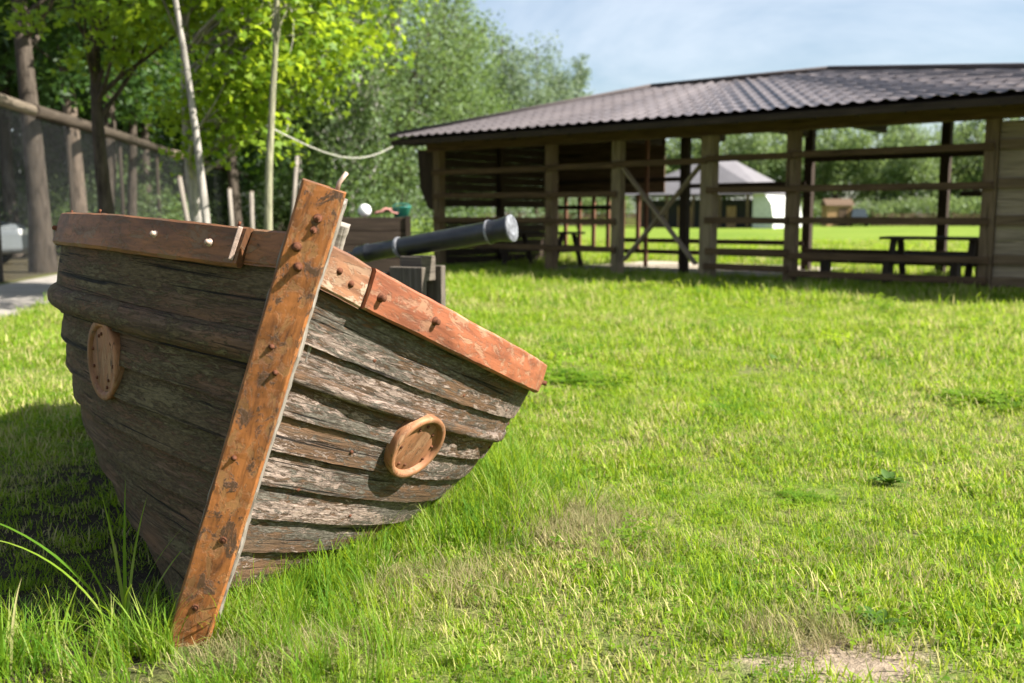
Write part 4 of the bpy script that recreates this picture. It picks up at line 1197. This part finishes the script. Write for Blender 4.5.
BMI = BM.inverted()
def in_boat(x, y, grow=0.0):
    q = BMI @ Vector((x, y, 0.0))
    if q.y < .03 or q.y > SLEN+.1: return False
    lim = hull_p(1, max(q.y-.05, .02), min(max(q.z/1.0, .05), .95)).x
    return abs(q.x) < lim+grow
def lawn_points(y0, y1, dens, margin=1.18):
    n = int(dens*(y1*y1-y0*y0)*.515*margin)
    y = np.sqrt(nrg.uniform(y0*y0, y1*y1, n)); x = (nrg.uniform(-1, 1, n))*.5146*margin*y
    keep = np.ones(n, bool)
    dist = (x-F0.x)*FN.x+(y-F0.y)*FN.y
    keep &= dist > pw_+.12*nrg.normal(size=n)
    # bare patch
    bd = np.hypot(x-.83, (y-2.36)*1.5); keep &= (bd > .17+.09*nrg.normal(size=n))
    hd = np.hypot(x+1.55, (y-3.1)*.62)+.10*nrg.normal(size=n); keep &= ~((hd < .80+.22*nrg.normal(size=n)) & (nrg.random(n) < .55))  # grass thinned over the ground painted dark for the boat's shade
    keep &= np.hypot(x+.80, y-2.36) > .14+.05*nrg.normal(size=n)
    # inside the pavilion: worn floor, thin grass
    rx = x-W0.x; ry = y-W0.y; s = rx*E1.x+ry*E1.y; d = -(rx*N1.x+ry*N1.y)
    ins = (s > S0) & (s < S1) & (d > -.2) & (d < DEP); keep &= ~(ins & (nrg.random(n) < .55))
    sand = (s > -4.6) & (s < .6) & (d > 1.2) & (d < 5.4); keep &= ~sand
    x, y = x[keep], y[keep]
    if y0 < 6:
        k2 = np.array([not in_boat(a, b_, -.02) for a, b_ in zip(x, y)]); x, y = x[k2], y[k2]
    return x, y
lawn_t = [tuft_mesh('tuft', 44, .085, .022, .056, .0046, 1.3, M['grass'], clover=(0, 20, 0, 2, 15, 0)[k], upright=.62) for k in range(6)]
near = []
PX = []; SC = []
for y0, y1, dens, sc in ((1.5, 4.0, 420, .95), (4.0, 7.0, 240, 1.15), (7.0, 12, 95, 1.7), (12, 22, 34, 2.6), (22, 42, 9, 4.2)):
    x, y = lawn_points(y0, y1, dens)
    n = len(x)
    patch = np.array([mnoise.noise(Vector((a*.9, b_*.9, 2.2)))+.6*mnoise.noise(Vector((a*2.7, b_*2.7, 5.2))) for a, b_ in zip(x, y)])
    s = sc*(1+.55*patch)*nrg.uniform(.65, 1.25, n)
    PX.append(np.stack([x, y, np.zeros(n)], 1)); SC.append(s)
P = np.concatenate(PX); S = np.concatenate(SC); n = len(P)
rot = np.stack([nrg.normal(0, .12, n), nrg.normal(0, .12, n), nrg.uniform(0, 6.283, n)], 1)
cl_ = np.array([mnoise.noise(Vector((a*1.3, b_*1.3, 12.2)))+.5*mnoise.noise(Vector((a*4, b_*4, 3.2))) for a, b_ in P[:, :2]])+.15*nrg.normal(size=n)
pick = np.where(cl_ > .62, nrg.choice([1, 4], n), nrg.choice([0, 2, 3, 5], n))
scatter('lawn_grass', 'short sunlit lawn grass with yellowed dry patches all around the boat', lawn_t, P, rot, S, 1, pick)

# taller unmown grass hugging the boat
tall_t = [tuft_mesh('tall_tuft', 24, .055, .12, .27, .0055, 1.1, M['grass_tall'], 4, upright=.28) for k in range(5)]
pts = []; sc = []
def contact(side, q):     # where the hull meets the ground beside station q
    best = None
    for i in range(60):
        x = i/59*.95+.02
        w = BM @ hull_p(side, q, x)
        if best is None or abs(w.z) < abs(best.z): best = w
    return best
for k in range(430):
    q = rnd.uniform(.0, 2.4); c = contact(1, q)
    o_ = abs(rnd.gauss(0, .13))+.015
    nx = BM.to_3x3() @ hull_n(1, max(q, .05), .4); nx.z = 0; nx.normalize()
    x, y = c.x+nx.x*o_, c.y+nx.y*o_
    pts.append((x, y, 0)); sc.append(rnd.uniform(.5, 1.0)*(1.15 if .9 < q < 1.7 else .9)*(1-.9*min(o_, .5)))
for k in range(110):   # along the stem foot and the shaded side
    x = rnd.gauss(-.62, .22); y = rnd.gauss(2.42, .16)
    if not in_boat(x, y, 0) and math.hypot(x+.80, y-2.36) > .17: pts.append((x, y, 0)); sc.append(rnd.uniform(.3, .7))
for k in range(60):
    x = rnd.uniform(-1.6, -.85); y = rnd.gauss(2.32, .12)
    if not in_boat(x, y, 0): pts.append((x, y, 0)); sc.append(rnd.uniform(.4, .8))
for k in range(210):
    x = rnd.gauss(-.02, .12); y = rnd.gauss(3.78, .25)
    if not in_boat(x, y, 0.0): pts.append((x, y, 0)); sc.append(rnd.uniform(.45, .95))
for k in range(60):   # uneven clumps out in the lawn
    cy_ = rnd.uniform(2.4, 9.5); cx_ = rnd.uniform(-.15, .56)*cy_
    if cx_ < .2 and cy_ < 6: continue
    for j in range(rnd.randint(2, 6)):
        pts.append((cx_+rnd.gauss(0, .07), cy_+rnd.gauss(0, .07), 0)); sc.append(rnd.uniform(.24, .46))
n = len(pts)
scatter('tall_grass', 'longer unmown grass growing against the hull and stem of the boat', tall_t, np.array(pts), np.stack([nrg.normal(0, .15, n), nrg.normal(0, .15, n), nrg.uniform(0, 6.283, n)], 1), np.array(sc), 2)
# straw coloured dead grass in front of the boat
pale_t = [tuft_mesh('pale_tuft', 40, .07, .05, .11, .0022, 1.5, M['grass_pale'], 4, upright=.7) for k in range(4)]
pts = []; sc = []
for cx, cy, sx, sy, m_ in ((.20, 3.40, .13, .17, 300), (-.2, 2.85, .16, .12, 70), (-.62, 2.36, .10, .06, 60), (1.1, 4.6, .35, .35, 50), (.95, 3.0, .3, .2, 40), (.5, 6.5, .8, .5, 60), (.80, 2.55, .14, .08, 40)):
    for k in range(m_):
        x, y = rnd.gauss(cx, sx), rnd.gauss(cy, sy)
        if not in_boat(x, y, .02): pts.append((x, y, 0)); sc.append(rnd.uniform(.6, 1.1))
n = len(pts)
scatter('dry_grass', 'pale dry grass lying in patches on the lawn before the boat', pale_t, np.array(pts), np.stack([nrg.normal(0, .2, n), nrg.normal(0, .2, n), nrg.uniform(0, 6.283, n)], 1), np.array(sc), 3)

# single plants
def blade_plant(name, label, loc, blades, mat):
    vs = []; fs = []; att = []
    for (az, L, tilt, cu, w) in blades:
        dirh = Vector((math.cos(az), math.sin(az), 0)); sv = Vector((-dirh.y, dirh.x, 0)); p = Vector((rnd.gauss(0, .012), rnd.gauss(0, .012), 0)); seg = 14; b = len(vs); a = rnd.random()
        for i in range(seg+1):
            f = i/seg; th = tilt+cu*f**1.4; ww = w*min(1, .55+f*1.5)*(1-f**2.2)
            vs += [p-sv*ww*.5, p+Vector((0, 0, -ww*.18))+dirh*0, p+sv*ww*.5]; att += [a]*3
            p = p+(dirh*math.sin(th)+Vector((0, 0, math.cos(th))))*(L/seg)
        for i in range(seg):
            for j in range(2): fs.append((b+3*i+j, b+3*i+j+1, b+3*i+j+4, b+3*i+j+3))
    me = bpy.data.meshes.new(name); me.from_pydata([tuple(v) for v in vs], [], fs)
    at_ = me.attributes.new('blade', 'FLOAT', 'POINT'); at_.data.foreach_set('value', att)
    me.polygons.foreach_set('use_smooth', [True]*len(fs)); me.materials.append(mat)
    o = bpy.data.objects.new(name, me); COL.objects.link(o); o.location = loc
    return tag(o, label, 'plant')
blade_plant('grass_clump', 'long arching grass clump in the shadow beside the foot of the stem', (-1.02, 2.50, 0),
            [(math.pi, .66, .55, 1.15, .014), (math.pi*1.05, .54, .45, 1.3, .013), (2.3, .40, .2, .5, .010), (1.2, .38, .12, .4, .011), (.4, .34, .35, .5, .010), (-.3, .26, .6, .9, .009), (3.6, .34, .8, 1.6, .009),
             (1.7, .42, .05, .3, .010), (2.8, .30, .3, .7, .009), (4.6, .22, .5, .8, .009), (5.3, .26, .4, .8, .009), (.9, .30, .5, .6, .009)], M['grass_tall'])
blade_plant('grass_clump', 'small bright grass clump at the lower left corner', (-1.22, 2.27, 0),
            [(a, rnd.uniform(.14, .26), rnd.uniform(.1, .7), rnd.uniform(.4, 1.5), .008) for a in np.linspace(0, 5.8, 11)], M['grass_tall'])
def weed(label, loc, n, L, w):
    t = []
    mb = MB()
    for k in range(n):
        az = 6.283*k/n+rnd.uniform(-.3, .3); d = Vector((math.cos(az), math.sin(az), 0)); sv = Vector((-d.y, d.x, 0)); LL = L*rnd.uniform(.7, 1.1); el = rnd.uniform(.2, .75)
        rows = []; UV = []
        for i in range(7):
            f = i/6; ww = w*math.sin(math.pi*min(.97, .08+f*.9))**.8*rnd.uniform(.85, 1.1); z = .01+math.sin(el)*LL*f-.35*LL*f*f*.5
            c = d*LL*f*math.cos(el)+Vector((0, 0, max(z, .006)))
            rows.append([c-sv*ww*.5+Vector((0, 0, ww*.2)), c, c+sv*ww*.5+Vector((0, 0, ww*.2))]); UV.append([(f, 0), (f, .5), (f, 1)])
        mb.grid(rows, UV)
    o = mb.build('broadleaf_weed', M['forest_weed']); o.location = loc
    return tag(o, label, 'plant')
M['forest_weed'] = leaf_material('weed leaf', (.05, .11, .014), (.07, .14, .018), (.09, .16, .022), .35, (.2, .36, .02), .7)
weed('broad leaved green weed alone in the lawn at the right', (1.55, 3.98, 0), 13, .085, .038)
weed('small broad leaved weed in the lawn below the shadow of the pavilion', (2.0, 7.4, 0), 7, .12, .06)
weed('broad leaved weed beside the bare earth patch', (.98, 2.55, 0), 7, .07, .03)

# ------------------------------------------------------------------ light, sky, camera
w = bpy.data.worlds.new('World'); scene.world = w; w.use_nodes = True
T = NT(w.node_tree); w.node_tree.nodes.clear()
sky = T.n('ShaderNodeTexSky', sky_type='NISHITA'); sky.sun_disc = False; sky.sun_elevation = R(SUN_EL)
sky.sun_rotation = math.atan2(SUN.x, SUN.y); sky.air_density = 1.0; sky.dust_density = 1.0; sky.ozone_density = 1.0
tcn = T.n('ShaderNodeTexCoord').outputs['Generated']
cn = T.noise(T.mapping(tcn, (1.4, 1.4, 5), (.3, .2, .6)), 1.6, 6, .6, .4)
cm = T.ramp(cn, [(.38, .03), (.72, .65)])
colr = T.mix(cm, sky.outputs[0], (7.2, 7.6, 8.2))
bg = T.n('ShaderNodeBackground'); bg.inputs[1].default_value = .05; T.l(colr, bg.inputs[0])
wo = T.n('ShaderNodeOutputWorld'); T.l(bg.outputs[0], wo.inputs[0])

sl = bpy.data.lights.new('sun', 'SUN'); sl.energy = 5.0; sl.angle = R(.53); sl.color = (1.0, .95, .86)
so = bpy.data.objects.new('sun', sl); COL.objects.link(so)
sv = Vector((SUN.x*math.cos(R(SUN_EL)), SUN.y*math.cos(R(SUN_EL)), math.sin(R(SUN_EL))))
so.rotation_euler = sv.to_track_quat('Z', 'Y').to_euler(); so.location = (10, 4, 20)

cam = bpy.data.cameras.new('camera'); co = bpy.data.objects.new('camera', cam); COL.objects.link(co)
cam.sensor_width = 36; cam.lens = 995/1024*36; cam.clip_end = 3000; cam.clip_start = .05
pit = math.atan((341.5-216)/995)
co.location = (0, 0, HC); co.rotation_euler = (math.pi/2-pit, 0, 0)
cam.dof.use_dof = True; cam.dof.focus_distance = 2.95; cam.dof.aperture_fstop = 2.7; cam.dof.aperture_blades = 7
scene.camera = co

scene.render.engine = 'CYCLES'
cy = scene.cycles; cy.use_denoising = True; cy.denoiser = 'OPENIMAGEDENOISE'
cy.max_bounces = 7; cy.diffuse_bounces = 3; cy.transmission_bounces = 4; cy.transparent_max_bounces = 6; cy.caustics_reflective = False; cy.caustics_refractive = False
cy.sample_clamp_indirect = 6
vs = scene.view_settings; vs.view_transform = 'Standard'; vs.look = 'None'; vs.gamma = 1; vs.exposure = 1.68; vs.use_curve_mapping = False
